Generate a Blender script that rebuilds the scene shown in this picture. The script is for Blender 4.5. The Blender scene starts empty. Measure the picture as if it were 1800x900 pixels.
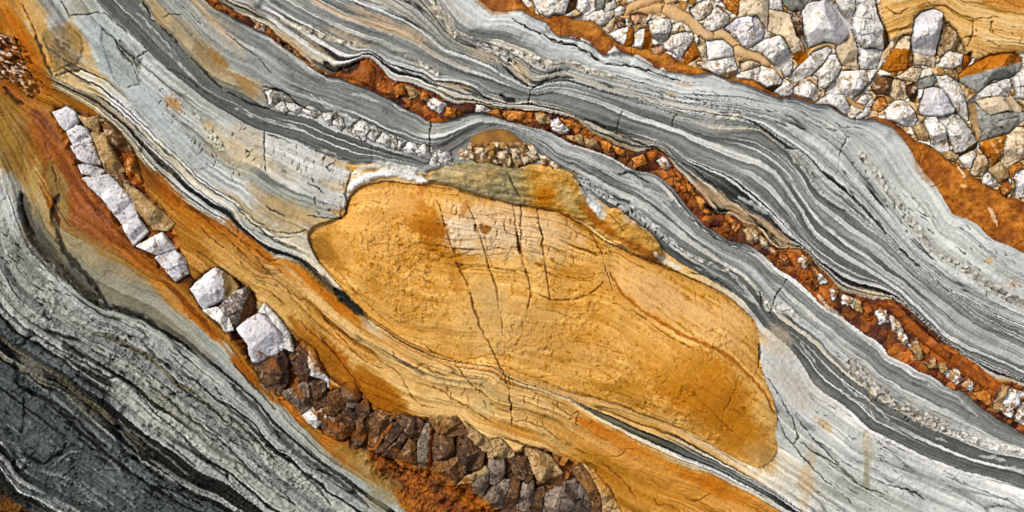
import bpy, math
import numpy as np

# ------------------------------------------------------------------ camera, sky, sun, exposure
S = 0.002                      # metres per unit of the layout grid (1800 x 900 units in frame)
sc = bpy.context.scene
cd = bpy.data.cameras.new("camera"); cam = bpy.data.objects.new("camera", cd)
sc.collection.objects.link(cam); sc.camera = cam
cam.location = (0, 0, 6.0); cam.rotation_euler = (0, 0, 0)
cd.sensor_width = 36; cd.lens = 36 * (6.0 - 0.03) / 3.6
cd.clip_start = 0.1; cd.clip_end = 500
SUN_EL, SUN_AZ = math.radians(48), math.radians(142)     # azimuth of the light counter-clockwise from +X
w = bpy.data.worlds.new("World"); sc.world = w; w.use_nodes = True
nt = w.node_tree; bg = nt.nodes['Background']
sky = nt.nodes.new('ShaderNodeTexSky'); sky.sky_type = 'NISHITA'; sky.sun_disc = False
sky.sun_elevation = SUN_EL; sky.sun_rotation = math.radians(90) - SUN_AZ
sky.dust_density = 4.0; sky.air_density = 1.0; sky.ozone_density = 0.6
hs = nt.nodes.new('ShaderNodeHueSaturation'); hs.inputs['Saturation'].default_value = .35   # thin overcast: greyer sky light
nt.links.new(sky.outputs[0], hs.inputs['Color']); nt.links.new(hs.outputs[0], bg.inputs[0]); bg.inputs[1].default_value = 0.078
ld = bpy.data.lights.new("sun", 'SUN'); ld.energy = 1.5; ld.angle = math.radians(10); ld.color = (1.0, 0.93, 0.86)
sun = bpy.data.objects.new("sun", ld); sc.collection.objects.link(sun)
sun.rotation_euler = (0, math.radians(90) - SUN_EL, SUN_AZ)
sc.view_settings.view_transform = 'Standard'; sc.view_settings.look = 'None'
sc.view_settings.gamma = 1; sc.view_settings.use_curve_mapping = False
sc.view_settings.exposure = 1.08
ALB = 0.62                     # albedo of a surface whose listed tone is pure white

# ------------------------------------------------------------------ noise
_tabs = {}
def _tab(seed):
    if seed not in _tabs:
        _tabs[seed] = np.random.RandomState(seed).uniform(-1, 1, (256, 256)).astype(np.float32)
    return _tabs[seed]
def vn(x, y, seed=0):
    t = _tab(seed)
    xi = np.floor(x).astype(np.int32); yi = np.floor(y).astype(np.int32)
    fx = (x - xi).astype(np.float32); fy = (y - yi).astype(np.float32)
    fx = fx*fx*fx*(fx*(fx*6-15)+10); fy = fy*fy*fy*(fy*(fy*6-15)+10)
    x0 = xi & 255; x1 = (xi+1) & 255; y0 = yi & 255; y1 = (yi+1) & 255
    a = t[y0, x0]; b = t[y0, x1]; c = t[y1, x0]; d = t[y1, x1]
    return (a + (b-a)*fx) * (1-fy) + (c + (d-c)*fx) * fy
def fbm(x, y, seed=0, octv=4, g=0.5):
    r = 0; a = 1.0; n = 0
    for i in range(octv):
        r = r + a*vn(x*2**i + 17.3*i, y*2**i + 9.1*i, seed+i); n += a; a *= g
    return r / n
def worley(x, y, seed=0):
    rs = np.random.RandomState(seed)
    px = rs.rand(64, 64).astype(np.float32); py = rs.rand(64, 64).astype(np.float32)
    r1 = rs.rand(64, 64).astype(np.float32); r2 = rs.rand(64, 64).astype(np.float32)
    xi = np.floor(x).astype(np.int32); yi = np.floor(y).astype(np.int32)
    f1 = np.full(x.shape, 9., np.float32); f2 = f1.copy()
    dx = np.zeros_like(f1); dy = np.zeros_like(f1); a = np.zeros_like(f1); b = np.zeros_like(f1)
    for j in (-1, 0, 1):
        for i in (-1, 0, 1):
            cx = xi+i; cy = yi+j; m = (cy & 63, cx & 63)
            ex = x-(cx+px[m]); ey = y-(cy+py[m]); d = np.sqrt(ex*ex+ey*ey)
            n1 = d < f1
            f2 = np.where(n1, f1, np.minimum(f2, d))
            f1 = np.where(n1, d, f1)
            dx = np.where(n1, ex, dx); dy = np.where(n1, ey, dy)
            a = np.where(n1, r1[m], a); b = np.where(n1, r2[m], b)
    return f1, f2, dx, dy, a, b
def ss(a, b, x):
    t = np.clip((x-a)/(b-a), 0, 1); return t*t*(3-2*t)

# ------------------------------------------------------------------ layout grid
STEP = 1.35
def axis(lo, hi, out):
    core = list(np.arange(lo, hi, STEP)); l = []; p = lo; st = STEP
    while p > lo-out: st = min(st*1.07, 14); p -= st; l.append(p)
    r = []; p = core[-1]; st = STEP
    while p < hi+out: st = min(st*1.07, 14); p += st; r.append(p)
    return np.array(l[::-1]+core+r, np.float32)
XS = axis(-30, 1832, 900); YS = axis(-30, 932, 800)
X, Y = np.meshgrid(XS, YS)
NY, NX = X.shape
TH = math.radians(33); CT, ST = math.cos(TH), math.sin(TH)
def rot(x, y): return x*CT + y*ST, -x*ST + y*CT
jx = fbm(X/34, Y/34, 3, 4)*5; jy = fbm(X/34, Y/34, 13, 4)*5
fx1 = fbm(X/7, Y/7, 23, 3)*1.6; fy1 = fbm(X/7, Y/7, 33, 3)*1.6
XW = X + jx*0.45 + fx1*0.7; YW = Y + jy*0.45 + fy1*0.7        # gently ragged coordinates
A, B = rot(XW, YW)

# ------------------------------------------------------------------ bedding curves, upper right to lower left
K = [
 [(755,-60),(800,-22),(845,0),(865,20),(900,20),(912,17),(940,30),(960,35),(975,62),(1010,66),(1045,80),(1062,100),(1085,88),(1110,98),(1150,117),(1180,128),(1200,128),(1220,133),(1243,127),(1262,130),(1282,143),(1300,144),(1330,155),(1345,160),(1358,168),(1375,171),(1400,171),(1420,177),(1440,184),(1455,182),(1470,193),(1490,204),(1505,211),(1520,211),(1533,207),(1545,213),(1570,220),(1590,246),(1605,270),(1617,290),(1640,317),(1662,352),(1675,378),(1705,384),(1725,400),(1745,422),(1775,432),(1800,442),(1860,480)],
 [(735,-60),(755,-30),(780,20),(800,50),(830,66),(875,70),(925,85),(970,110),(1000,105),(1040,120),(1100,135),(1150,150),(1200,165),(1300,168),(1400,185),(1450,210),(1500,245),(1535,290),(1565,335),(1600,378),(1650,438),(1700,472),(1750,508),(1800,532),(1860,560)],
 [(700,-60),(740,-20),(770,22),(790,50),(820,70),(850,82),(880,98),(900,115),(925,145),(940,150),(960,142),(990,133),(1030,145),(1060,155),(1100,165),(1150,178),(1200,192),(1250,198),(1300,205),(1340,217),(1370,237),(1400,255),(1430,280),(1445,300),(1480,330),(1525,372),(1560,410),(1585,435),(1620,470),(1680,515),(1720,535),(1800,572),(1860,600)],
 [(520,-60),(612,0),(676,23),(710,38),(745,58),(780,92),(800,97),(840,110),(880,130),(915,150),(938,157),(960,148),(1000,145),(1050,158),(1100,175),(1150,190),(1200,210),(1260,229),(1300,226),(1337,229),(1363,248),(1390,271),(1417,304),(1440,337),(1470,358),(1517,392),(1550,416),(1580,445),(1620,485),(1680,528),(1720,562),(1760,582),(1800,602),(1860,630)],
 [(450,-60),(560,12),(598,32),(632,43),(676,58),(710,68),(739,84),(762,101),(780,110),(820,127),(863,139),(892,149),(933,165),(950,163),(975,160),(1010,169),(1050,180),(1090,198),(1120,210),(1150,220),(1200,238),(1250,262),(1300,283),(1337,292),(1363,310),(1385,335),(1405,365),(1420,395),(1440,420),(1470,443),(1500,462),(1545,487),(1580,510),(1620,547),(1660,590),(1700,613),(1760,637),(1800,655),(1860,680)],
 [(380,-60),(480,5),(560,49),(598,69),(632,84),(655,85),(676,104),(716,116),(745,124),(762,139),(780,136),(805,139),(837,150),(852,165),(878,173),(907,181),(933,174),(960,183),(1010,198),(1050,213),(1100,228),(1150,243),(1180,255),(1210,280),(1240,295),(1270,305),(1300,325),(1320,340),(1350,365),(1380,395),(1410,425),(1430,445),(1450,460),(1480,480),(1510,493),(1550,500),(1580,518),(1620,557),(1660,596),(1700,621),(1740,645),(1800,667),(1860,690)],
 [(320,-60),(375,-8),(395,12),(420,20),(450,35),(470,45),(490,65),(510,80),(540,105),(565,122),(580,130),(592,127),(612,115),(642,98),(652,102),(670,120),(690,140),(702,144),(720,143),(740,155),(760,160),(780,175),(800,184),(820,178),(845,181),(870,189),(900,190),(925,194),(945,193),(975,198),(1010,206),(1030,223),(1050,238),(1065,241),(1080,252),(1100,260),(1125,265),(1150,258),(1165,262),(1175,275),(1185,290),(1200,305),(1215,322),(1235,340),(1255,365),(1268,379),(1285,374),(1300,385),(1315,394),(1330,393),(1345,410),(1360,430),(1370,437),(1390,435),(1410,437),(1422,447),(1440,470),(1460,490),(1480,510),(1500,516),(1540,527),(1570,524),(1600,540),(1640,570),(1665,600),(1695,625),(1720,640),(1740,658),(1755,669),(1775,668),(1800,678),(1860,700)],
 [(300,-60),(352,-8),(375,15),(400,24),(430,40),(445,50),(470,62),(490,80),(510,92),(530,105),(550,120),(570,134),(580,138),(592,135),(610,142),(640,152),(665,165),(690,175),(710,190),(735,200),(750,213),(765,216),(790,213),(805,206),(820,199),(845,195),(865,202),(895,215),(930,222),(960,228),(975,235),(990,245),(1005,253),(1030,260),(1060,270),(1080,277),(1100,290),(1125,299),(1150,305),(1170,316),(1190,337),(1205,357),(1225,380),(1242,398),(1262,410),(1290,425),(1310,427),(1330,437),(1345,450),(1360,465),(1375,477),(1395,488),(1410,500),(1430,520),(1445,535),(1460,545),(1475,553),(1500,572),(1525,590),(1547,602),(1565,627),(1600,642),(1615,655),(1640,660),(1665,680),(1700,692),(1720,710),(1740,725),(1760,740),(1775,745),(1800,762),(1860,790)],
 [(180,-60),(240,0),(265,30),(310,75),(330,105),(365,140),(395,155),(430,165),(460,186),(480,192),(520,202),(545,208),(580,228),(610,236),(640,250),(680,264),(720,274),(752,288),(775,272),(800,255),(830,232),(870,222),(910,232),(945,255),(975,280),(1010,300),(1050,325),(1100,352),(1150,385),(1200,420),(1260,460),(1310,490),(1350,530),(1370,560),(1400,580),(1440,610),(1460,635),(1500,668),(1530,690),(1560,715),(1600,735),(1650,760),(1700,780),(1750,800),(1800,806),(1860,830)],
 [(120,-60),(165,0),(185,25),(220,55),(250,85),(300,130),(350,170),(400,202),(430,218),(460,232),(480,236),(510,245),(540,258),(580,275),(620,290),(650,286),(680,290),(720,297),(750,301),(790,290),(830,285),(870,290),(930,293),(990,302),(1020,330),(1050,347),(1100,387),(1150,425),(1200,465),(1260,497),(1310,530),(1345,575),(1375,598),(1400,625),(1420,650),(1435,675),(1455,695),(1480,710),(1500,725),(1530,755),(1580,780),(1620,800),(1700,830),(1750,843),(1800,858),(1860,880)],
 [(-60,-60),(0,20),(30,75),(60,112),(88,130),(130,150),(165,165),(200,190),(230,215),(260,250),(290,275),(315,300),(340,328),(375,352),(400,365),(430,400),(460,425),(500,440),(530,455),(555,475),(580,500),(600,518),(640,552),(700,592),(750,620),(800,633),(870,641),(885,655),(950,680),(1000,695),(1030,708),(1060,715),(1100,728),(1150,745),(1200,765),(1250,795),(1310,830),(1370,865),(1410,893),(1460,930)],
 [(-60,-40),(0,80),(40,130),(65,146),(92,155),(125,172),(160,190),(190,218),(220,250),(245,283),(270,312),(310,345),(350,372),(400,400),(440,432),(478,458),(500,454),(530,470),(560,500),(600,535),(640,567),(700,605),(750,632),(800,645),(865,652),(885,672),(950,690),(1000,707),(1030,730),(1070,757),(1100,775),(1150,800),(1200,820),(1240,830),(1300,858),(1340,880),(1375,900),(1420,930)],
 [(-60,30),(-10,130),(30,165),(80,188),(125,240),(165,310),(220,380),(280,440),(340,490),(400,545),(470,610),(540,690),(610,730),(700,770),(800,810),(900,850),(1000,890),(1060,930)],
 [(-60,120),(0,200),(40,270),(75,330),(90,370),(110,400),(160,420),(185,442),(230,465),(260,490),(295,500),(330,535),(370,580),(400,605),(440,658),(490,702),(525,745),(560,782),(600,812),(650,845),(700,880),(760,920)],
 [(-60,180),(0,270),(25,330),(35,380),(60,430),(100,465),(130,500),(150,520),(190,543),(215,545),(250,560),(290,580),(320,602),(350,628),(400,668),(440,702),(480,747),(530,792),(570,822),(620,860),(660,890),(720,930)],
 [(-60,490),(0,590),(60,628),(100,650),(150,690),(190,712),(250,762),(300,792),(350,830),(400,852),(430,878),(460,900),(510,940)],
 [(-60,560),(0,640),(30,655),(60,675),(110,700),(150,745),(200,792),(240,822),(290,852),(350,882),(400,905),(440,930)],
 [(-60,690),(0,762),(50,822),(130,862),(200,900),(240,930)],
]
NK = len(K)
ag = np.arange(-900, 2900, 4.0); Bk = []
gk = np.exp(-0.5*(np.arange(-6, 7)/1.6)**2); gk /= gk.sum()
for c in K:
    p = np.array(c, float); a, b = rot(p[:, 0], p[:, 1]); o = np.argsort(a); a = a[o]; b = b[o]
    v = np.interp(ag, a, b)
    s0 = (b[3]-b[0])/(a[3]-a[0]+1e-6)*0.3; s1 = (b[-1]-b[-4])/(a[-1]-a[-4]+1e-6)*0.3
    v = np.where(ag < a[0], b[0]+(ag-a[0])*s0, v); v = np.where(ag > a[-1], b[-1]+(ag-a[-1])*s1, v)
    v = np.convolve(np.pad(v, 6, mode='edge'), gk, 'valid'); Bk.append(v)
for k in range(1, NK): Bk[k] = np.maximum(Bk[k], Bk[k-1]+3.0)
def interval(Aq, Bq):
    """bed index k, position t in 0..1 across it, and a thickness-like coordinate s"""
    s = np.zeros(Aq.shape, np.float32); kk = np.full(Aq.shape, -1, np.int16); t = np.zeros_like(s); th = np.zeros_like(s)
    prev = None
    for k in range(NK):
        cur = np.interp(Aq, ag, Bk[k])
        if k == 0: s += np.minimum(Bq-cur, 0)
        else:
            gap = cur-prev; tt = (Bq-prev)/gap
            inn = (tt >= 0) & (tt < 1)
            s += np.clip(tt, 0, 1)*AV[k-1]
            kk[inn] = k-1; t[inn] = tt[inn]; th[inn] = gap[inn]
        prev = cur
    o = Bq >= prev; s += np.maximum(Bq-prev, 0); kk[o] = NK-1; t[o] = ((Bq-prev)[o]/60) ; th[o] = 60
    return kk, t, s, th
AV = [float(np.mean((Bk[k+1]-Bk[k])[(ag > 100) & (ag < 1900)])) for k in range(NK-1)]
AV = [min(max(v, 12), 90) for v in AV]
KI, T, SC, THK = interval(A, B)

# ------------------------------------------------------------------ tones (display values; turned into albedo at the end)
PAL = dict(w=(216,217,211), l=(190,193,188), m=(158,161,156), g=(130,133,128), d=(104,107,102), k=(50,50,44),
           c=(208,198,174), p=(214,180,138), t=(176,152,110), o=(206,144,66), r=(146,78,18), e=(112,108,86),
           v=(168,172,162), b=(98,54,20), s=(84,91,90), n=(34,35,30), y=(216,172,104), u=(172,112,46), i=(197,201,199))
def prof(s):
    out = []; j = 0; tot = []
    for tok in s.split(): tot.append((tok[0], float(tok[1:])))
    W = sum(x[1] for x in tot); arr = np.zeros((256, 3)); p = 0
    for c, q in tot:
        e = p+q/W*256; arr[int(p):max(int(e), int(p)+1)] = PAL[c]; p = e
    arr[int(p):] = PAL[tot[-1][0]]
    kern = np.array([1, 2, 3, 2, 1])/9.
    sh = np.ones(17)/17.
    for q in range(3): arr[:, q] += .25*(arr[:, q]-np.convolve(np.pad(arr[:, q], 8, mode='edge'), sh, 'valid'))
    for q in range(3): arr[:, q] = np.convolve(np.pad(arr[:, q], 2, mode='edge'), kern, 'valid')
    return arr
# per bed: stations (x, profile from its upper-right edge to its lower-left edge), lamination strength, lamination size, parting strength
BEDS = {
 0: ([(700,'w2 l2 c1 w2'),(860,'l3 i4 l2 m2 g2'),(1000,'w3 d.4 i5 l2 m1'),(1130,'w5 k.3 w4 l2 i2'),(1250,'i6 l3 i2'),(1450,'i5 l5 v1 l2'),(1650,'l6 v1 l3 v1')], .5, 7, .5),
 1: ([(700,'w1 c1 w1 g.5 c1 w1'),(860,'c2 w2 g.6 c2 g.5 w2'),(1000,'c2 l2 g.4 c1 l1'),(1150,'l3 g.3 w2 g.4 l2 c1'),(1350,'l4 m.7 l2 g.6 l1 w1'),(1500,'l3 g.5 l3 m.6 l2 k.25'),(1700,'v3 l3 g.4 l3 m.5 l1')], 1.3, 4.5, 1.6),
 2: ([(600,'c2 g.4 c2 k.3 w1 g.5 c2 g.5 w1'),(850,'g2 m1 g3 w1'),(960,'w1 g.6 m1 w1'),(1100,'w2 m1 l2 g1 l2 w1'),(1300,'k.5 w2 l3 c1 w1 p.3'),(1450,'k.5 w3 l2 m1 l2'),(1650,'k.6 w2 m1 i3 g.6 l2')], 1.3, 4.5, 1.5),
 3: ([(560,'g3 w.6 g1 d2 w1 p2 w.5'),(700,'g2 d3 g1 c1 p3 w1'),(850,'g3 m.7 g2 w3'),(960,'g2 l1 m1 w2'),(1100,'m2 d3 g2 w4'),(1250,'g4 m1 d3 w3.5'),(1340,'d4 w.5 d2 w1 g3 w2.5'),(1450,'d2 w1.6 g3 w1.2 d2 w1.6'),(1600,'g2 l3 d1.5 l2 g1 w1'),(1750,'g2 l2 m2 i3 g1.6 w1')], .55, 5, .5),
 4: ([(500,'m2 g2 w.6 m2 g2'),(620,'g3 w1 c.7 g3 g1'),(760,'g4 g2 l1 m1 w.6'),(880,'g4 m1 g2'),(960,'g6 d1'),(1100,'g5 d4 k.5'),(1250,'g6 g3 d2 w.6 k.5'),(1370,'g4 w2.5 d3 g1 w.7 k.6'),(1480,'d5 w1 d2 w.6'),(1600,'d5 m1 d2 w1'),(1750,'g4 d2 w1 d1')], .5, 5, .5),
 5: ([(400,'m1 w.6 g1 w1 c.8 k.4 c1'),(520,'w.8 k.8 w1 d.9 w1 c1 t.8'),(620,'w.7 d1.2 w.8 k1 w.8 c1 k.7'),(720,'w.8 k.6 w.8 d1.2 w.8 c.8 w.8'),(830,'w.6 k1.3 w.7 d.6 c1 k.6 t.6'),(940,'c.8 k.8 w1 c.8'),(1060,'k1.4 c1.6 k.6 t1'),(1200,'w.6 d3 w.5 d1 c1'),(1300,'w.8 k3 d1 p1.2 t1 k.6 p.6'),(1430,'w1 k1 w.8 k.6 t1.2'),(1550,'w.7 k1.2 w.5 k.5 c.8'),(1700,'w.8 k1 w.8 c.8')], .8, 3.6, 1.0),
 6: ([(0,'r1')], .2, 5, .2),
 7: ([(300,'t2 m2 v2 t2 e1'),(420,'g3 l1 m3 v1 t2 e1'),(560,'w.4 g6 d.6 m1 d3 w2'),(680,'g7 w.7 d1 w3 l2'),(790,'m4 w1.6 g4 d3'),(920,'i4 w1 l3 m2'),(1060,'w1 m3 i2 g3 w1 l1'),(1180,'d1 w1 g2.6 i2 d1 w1 l1.3'),(1300,'d1 w1 g3 m1 i2 m1 w1 c.5'),(1420,'w1 g3 w1 m2 i2 d.8 c1'),(1600,'w1.2 g3 w1 m1.5 l1 c1'),(1750,'d1 g3 w1.4 m1 w1')], .6, 5, .6),
 8: ([(200,'d3 d2 m.3 d3 g1 l.3'),(420,'d4 w.3 d4 l.3'),(600,'d2 w.4 d2 w.4 d2 d2'),(800,'g1 m1'),(1150,'g3 w.6 d2'),(1350,'d3 g1 d2'),(1500,'d2 w.4 d3 w.5 d3'),(1650,'d4 w1 d3 g1')], .25, 6, .3),
 9: ([(60,'v3 l2 m2 v1 t3 o2'),(150,'v3 l5 t1 k.25 c1 k.25 t1 k.2'),(210,'l3 w1 l5 v2 w.6 k.2 w.6 k.2 w.5 k.2'),(330,'v4 l3 v2 l4 w.5 k.2 w.5 k.2 c.8'),(450,'l4 c3 v2 m1 l3 t1 k.2 c.8 k.2 v1'),(560,'w4 l3 v3 t2 c3 c1'),(640,'y1 o1 y1 u.6'),(1180,'y1 u.5 y1'),(1340,'l1 l1 c1'),(1500,'w1 l4 v4 l3'),(1650,'w1 l5 v3 l3')], .75, 5, .8),
 10: ([(0,'t2 u2 t2'),(110,'c1.4 k.4 t1 k.3 c1 n1.7 t1.5 k.3 c1.5 t2'),(200,'c1 k.3 c.8 k.2 t.8 n1.7 c1 v1 k.3 c1.4 k.2 t1.5'),(330,'w.8 k.3 w.8 n2 l1.5 k.4 v1 k.2 v1'),(450,'l1 n2.4 m1 l2 c1'),(560,'k2 e1 u1'),(640,'o1 b.5 y1 o1'),(900,'y1 b.4 y1 o1'),(980,'y1 b.3 c1 y1'),(1090,'y1 u.5 y1 k.5 e1.2 k.3 c1 u.3 y1'),(1250,'y.8 k.5 c.8 k.5 d2 k.5 w1 k.2 c1.4'),(1400,'w1 k.4 w.6 k1.6 w1.4')], 1.0, 3.4, 1.2),
 11: ([(0,'u2 o1 u2'),(200,'u2 r2 t1'),(330,'r2 u3 o1 u1'),(450,'o1 y5 t1 y2'),(600,'o1 y1 u.4 o1 y2 t.4 y1 r2'),(750,'y1 t.3 y3 o1 b1'),(950,'y1 y2 o1 y2 t1 b1'),(1150,'o2 u1 o3 u2')], 1.1, 5, 1.1),
 12: ([(0,'r2 u1 r2'),(90,'u2 r2 u1'),(200,'b1 r2 u1 r1'),(330,'b1 r1 u1'),(500,'b1 b1 r1 u1'),(700,'b2 r2 u1')], .25, 8, .5),
 13: ([(0,'t1 u1 t2 v1'),(100,'r1 t2 e1 s2'),(220,'u1 t2 v3 e2 d1'),(350,'u.6 v2 v3 g1 k1'),(500,'u.5 v2 v2 m2 k1'),(650,'t1 v2 k1')], .6, 8, .9),
 14: ([(40,'v1 l1 v3 g1 v2 m1 n.4 s1'),(250,'k.6 v1 m2 e.7 g1.3 v1 g1 n.4 v2 m1'),(450,'m2 n.3 v2 g1 m1 v2 n.3 m1')], 1.1, 5, 2.0),
 15: ([(0,'s1 e1 n2 m.5 e1 n1'),(200,'n2 e1.5 n2 m.6 s1'),(400,'n3 m1 n1')], .8, 8, 1.1),
 16: ([(0,'s3 n.4 s3 s2'),(200,'s1 n.4 s3 s2')], .5, 12, 1.2),
 17: ([(0,'s1 m.4 n1 m.7 s1 w.3 n1'),(200,'s1 m1')], .6, 8, 1.0),
}
C = np.zeros((NY, NX, 3), np.float32); H = np.zeros((NY, NX), np.float32)
LAM = np.zeros((NY, NX), np.float32); LSZ = np.full((NY, NX), 6, np.float32); PART = np.zeros((NY, NX), np.float32)
tj = fbm(A/110, SC/16, 41, 4)*0.055 + fbm(A/30, SC/7, 47, 3)*0.022
for k, (st, la, ls, pa) in BEDS.items():
    m = KI == k
    if not m.any(): continue
    tt = np.clip(T[m]+tj[m], 0, 0.999); ti = (tt*255).astype(int); xx = X[m] + 40*vn(A[m]/60, SC[m]/5, 77)
    tabs = [(x, prof(p)) for x, p in st]; col = tabs[0][1][ti]
    for (x0, p0), (x1, p1) in zip(tabs[:-1], tabs[1:]):
        f = ss(x0, x1, xx)[:, None]; col = np.where(xx[:, None] > x0, p0[ti]*(1-f)+p1[ti]*f, col)
    C[m] = col; LAM[m] = la; LSZ[m] = ls; PART[m] = pa
C[KI < 0] = (205, 192, 165); C *= np.where(KI >= 15, .95, 1.)[..., None]

# laminae, partings and grain, all following the bedding
n1 = fbm(SC/5.0, A/190, 51, 4, .6); n2 = vn(SC/2.4, A/120, 57); n3 = vn(SC/11, A/260, 59)
n1b = fbm(SC/8.5, A/210, 61, 4, .6)
lam = np.where(LSZ < 5.5, n1, n1b)*1.5 + n2*.35
amp = LAM*26*(0.55+0.45*n3)
C += (lam*amp)[..., None]*np.array([1.0, 1.0, .96])
lumi = C.mean(axis=2)
ledge = fbm(SC/34, A/330, 151, 3, .55); step_ = np.abs(vn(SC/17, A/240, 155))
H += (lumi-140)/100*3.0 + lam*LAM*1.9 + ledge*13 + step_*5
bm = ((KI >= 1) & (KI <= 7)).astype(np.float32)*.22; C += (np.array([158, 160, 155])-C)*bm[..., None]
fl2 = np.tanh(3.2*vn(SC/3.0, A/280, 158))*10*np.clip(LAM*1.4, .4, 1.2)*(KI < 11); C += fl2[..., None]; H += fl2*.09
fl = fbm(SC/1.9, A/75, 157, 2, .6)*np.clip(LAM*1.6, .3, 1.2); C += (fl*17)[..., None]; H += fl*.8
rs_ = vn(SC/4.2+60, A/150, 69); rp = vn(SC/7.5, A/260, 163); rq = vn(SC/13+40, A/230, 164)
gate = ss(-.15, .35, vn(A/70, SC/14, 65)+.2*vn(A/17, SC/9, 67)); gate2 = ss(0, .4, vn(A/120+7, SC/20, 68))
part = (np.exp(-(rp/.055)**2)*gate + .8*np.exp(-(rq/.035)**2)*gate2 + .75*np.exp(-(rs_/.07)**2)*ss(.1, .5, vn(A/55+3, SC/10, 73)))*np.clip(PART, 0, 2)*.8
# short cross joints
cj = vn(A/26+.4*vn(A/9, SC/9, 70), SC/60, 71); cg = ss(.25, .6, vn(A/60, SC/24, 72))
cross = np.exp(-(cj/.03)**2)*cg*.6*np.clip(PART, 0, 1)
big = fbm(X/210, Y/210, 81, 4); mid = fbm(X/45, Y/45, 85, 4); fine = fbm(X/5, Y/5, 90, 3, .7); pit = fbm(A/9, SC/3.2, 94, 3, .7)
C += (big*9 + mid*8)[..., None] * np.array([1., .97, .9])

# ------------------------------------------------------------------ drawing helpers
def win(x0, y0, x1, y1, pad=0):
    i0, i1 = np.searchsorted(XS, [x0-pad, x1+pad]); j0, j1 = np.searchsorted(YS, [y0-pad, y1+pad])
    return slice(max(j0, 0), min(j1, NY)), slice(max(i0, 0), min(i1, NX))
def segdist(px, py, pts, closed=False):
    d = np.full(px.shape, 1e9, np.float32); par = np.zeros_like(d); n = len(pts)
    seg = list(zip(pts[:-1], pts[1:])) + ([(pts[-1], pts[0])] if closed else [])
    for q, ((ax, ay), (bx, by)) in enumerate(seg):
        vx, vy = bx-ax, by-ay; L = vx*vx+vy*vy+1e-6
        t = np.clip(((px-ax)*vx+(py-ay)*vy)/L, 0, 1)
        e = (px-ax-t*vx)**2+(py-ay-t*vy)**2
        n_ = e < d; d = np.where(n_, e, d); par = np.where(n_, (q+t)/len(seg), par)
    return np.sqrt(d), par
def inside(px, py, pts):
    r = np.zeros(px.shape, bool); n = len(pts)
    for q in range(n):
        (ax, ay), (bx, by) = pts[q], pts[(q+1) % n]
        if ay == by: continue
        c = ((ay > py) != (by > py)) & (px < (bx-ax)*(py-ay)/(by-ay)+ax); r ^= c
    return r
def chaikin(p, n=1, closed=True):
    for _ in range(n):
        q = []; m = len(p)
        if not closed: q.append(p[0])
        for i in range(m if closed else m-1):
            a, b = p[i], p[(i+1) % m]
            q += [(a[0]*.78+b[0]*.22, a[1]*.78+b[1]*.22), (a[0]*.22+b[0]*.78, a[1]*.22+b[1]*.78)]
        if not closed: q.append(p[-1])
        p = q
    return p
def bbox(p):
    p = np.array(p); return p[:, 0].min(), p[:, 1].min(), p[:, 0].max(), p[:, 1].max()
JX2 = fbm(X/11, Y/11, 121, 3, .6)*2.6; JY2 = fbm(X/11, Y/11, 125, 3, .6)*2.6
def P(s): return [tuple(float(v) for v in t.split(',')) for t in s.split()]
CR = np.zeros((NY, NX), np.float32)       # crack strength
def col(c): return np.array(PAL[c] if isinstance(c, str) else c, np.float32)
def stroke(pts, wd, c, a=1.0, dh=0, taper=True, soft=.5, jit=1.0):
    pts = chaikin(pts, 2, False); w_ = win(*bbox(pts), pad=wd*2+8)
    d, t = segdist(X[w_]+(XW-X)[w_]*jit+JX2[w_], Y[w_]+(YW-Y)[w_]*jit+JY2[w_], pts)
    hw = wd/2*(np.sqrt(np.clip(np.sin(np.pi*np.clip(t*.96+.02, 0, 1)), 0, 1)) if taper else 1)*(1+.3*fine[w_])
    brk = ss(-.75, -.1, vn(X[w_]/13+wd, Y[w_]/13, 111)+.5*vn(X[w_]/5, Y[w_]/5, 112)) if wd < 4 else 1
    hw = hw*(1+.45*vn(X[w_]/9, Y[w_]/9, 113))
    m = (1-ss(hw*(1-soft), hw*(1+soft)+.5, d))*a*(.25+.75*brk)
    if c is not None and isinstance(c, str) and c in 'kn': C[w_] *= (1-.74*m)[..., None]
    elif c is not None: C[w_] += (col(c)+(fine*14+lam*8)[w_][..., None]-C[w_])*(m*.9)[..., None]
    H[w_] += dh*m
def crack(pts, wd=2.0, deep=7, a=.85, c='k'):
    stroke(pts, wd, c, a, -deep, jit=.8)
def patch(x, y, rx, ry, ang, c, a=.8, rag=.5):
    R = max(rx, ry); w_ = win(x-R, y-R, x+R, y+R, pad=R*.7)
    ca, sa = math.cos(math.radians(ang)), math.sin(math.radians(ang)); dx, dy = X[w_]-x, Y[w_]-y
    u = (dx*ca+dy*sa)/rx; v = (-dx*sa+dy*ca)/ry
    q = np.sqrt(u*u+v*v)+rag*1.1*mid[w_]+rag*.5*fine[w_]+rag*.6*pit[w_]+rag*.7*n1b[w_]
    m = (1-ss(.45, 1.15, q))*a; C[w_] += (col(c)-C[w_])*m[..., None]
def poly_mask(pts, jit=1.0, pad=20, smooth=1):
    p = chaikin(pts, smooth) if smooth else pts; w_ = win(*bbox(p), pad=pad)
    px = X[w_]+(XW-X)[w_]*jit; py = Y[w_]+(YW-Y)[w_]*jit
    ins = inside(px, py, p); d, _ = segdist(px, py, p, True)
    return w_, ins, np.where(ins, d, -d)

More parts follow.
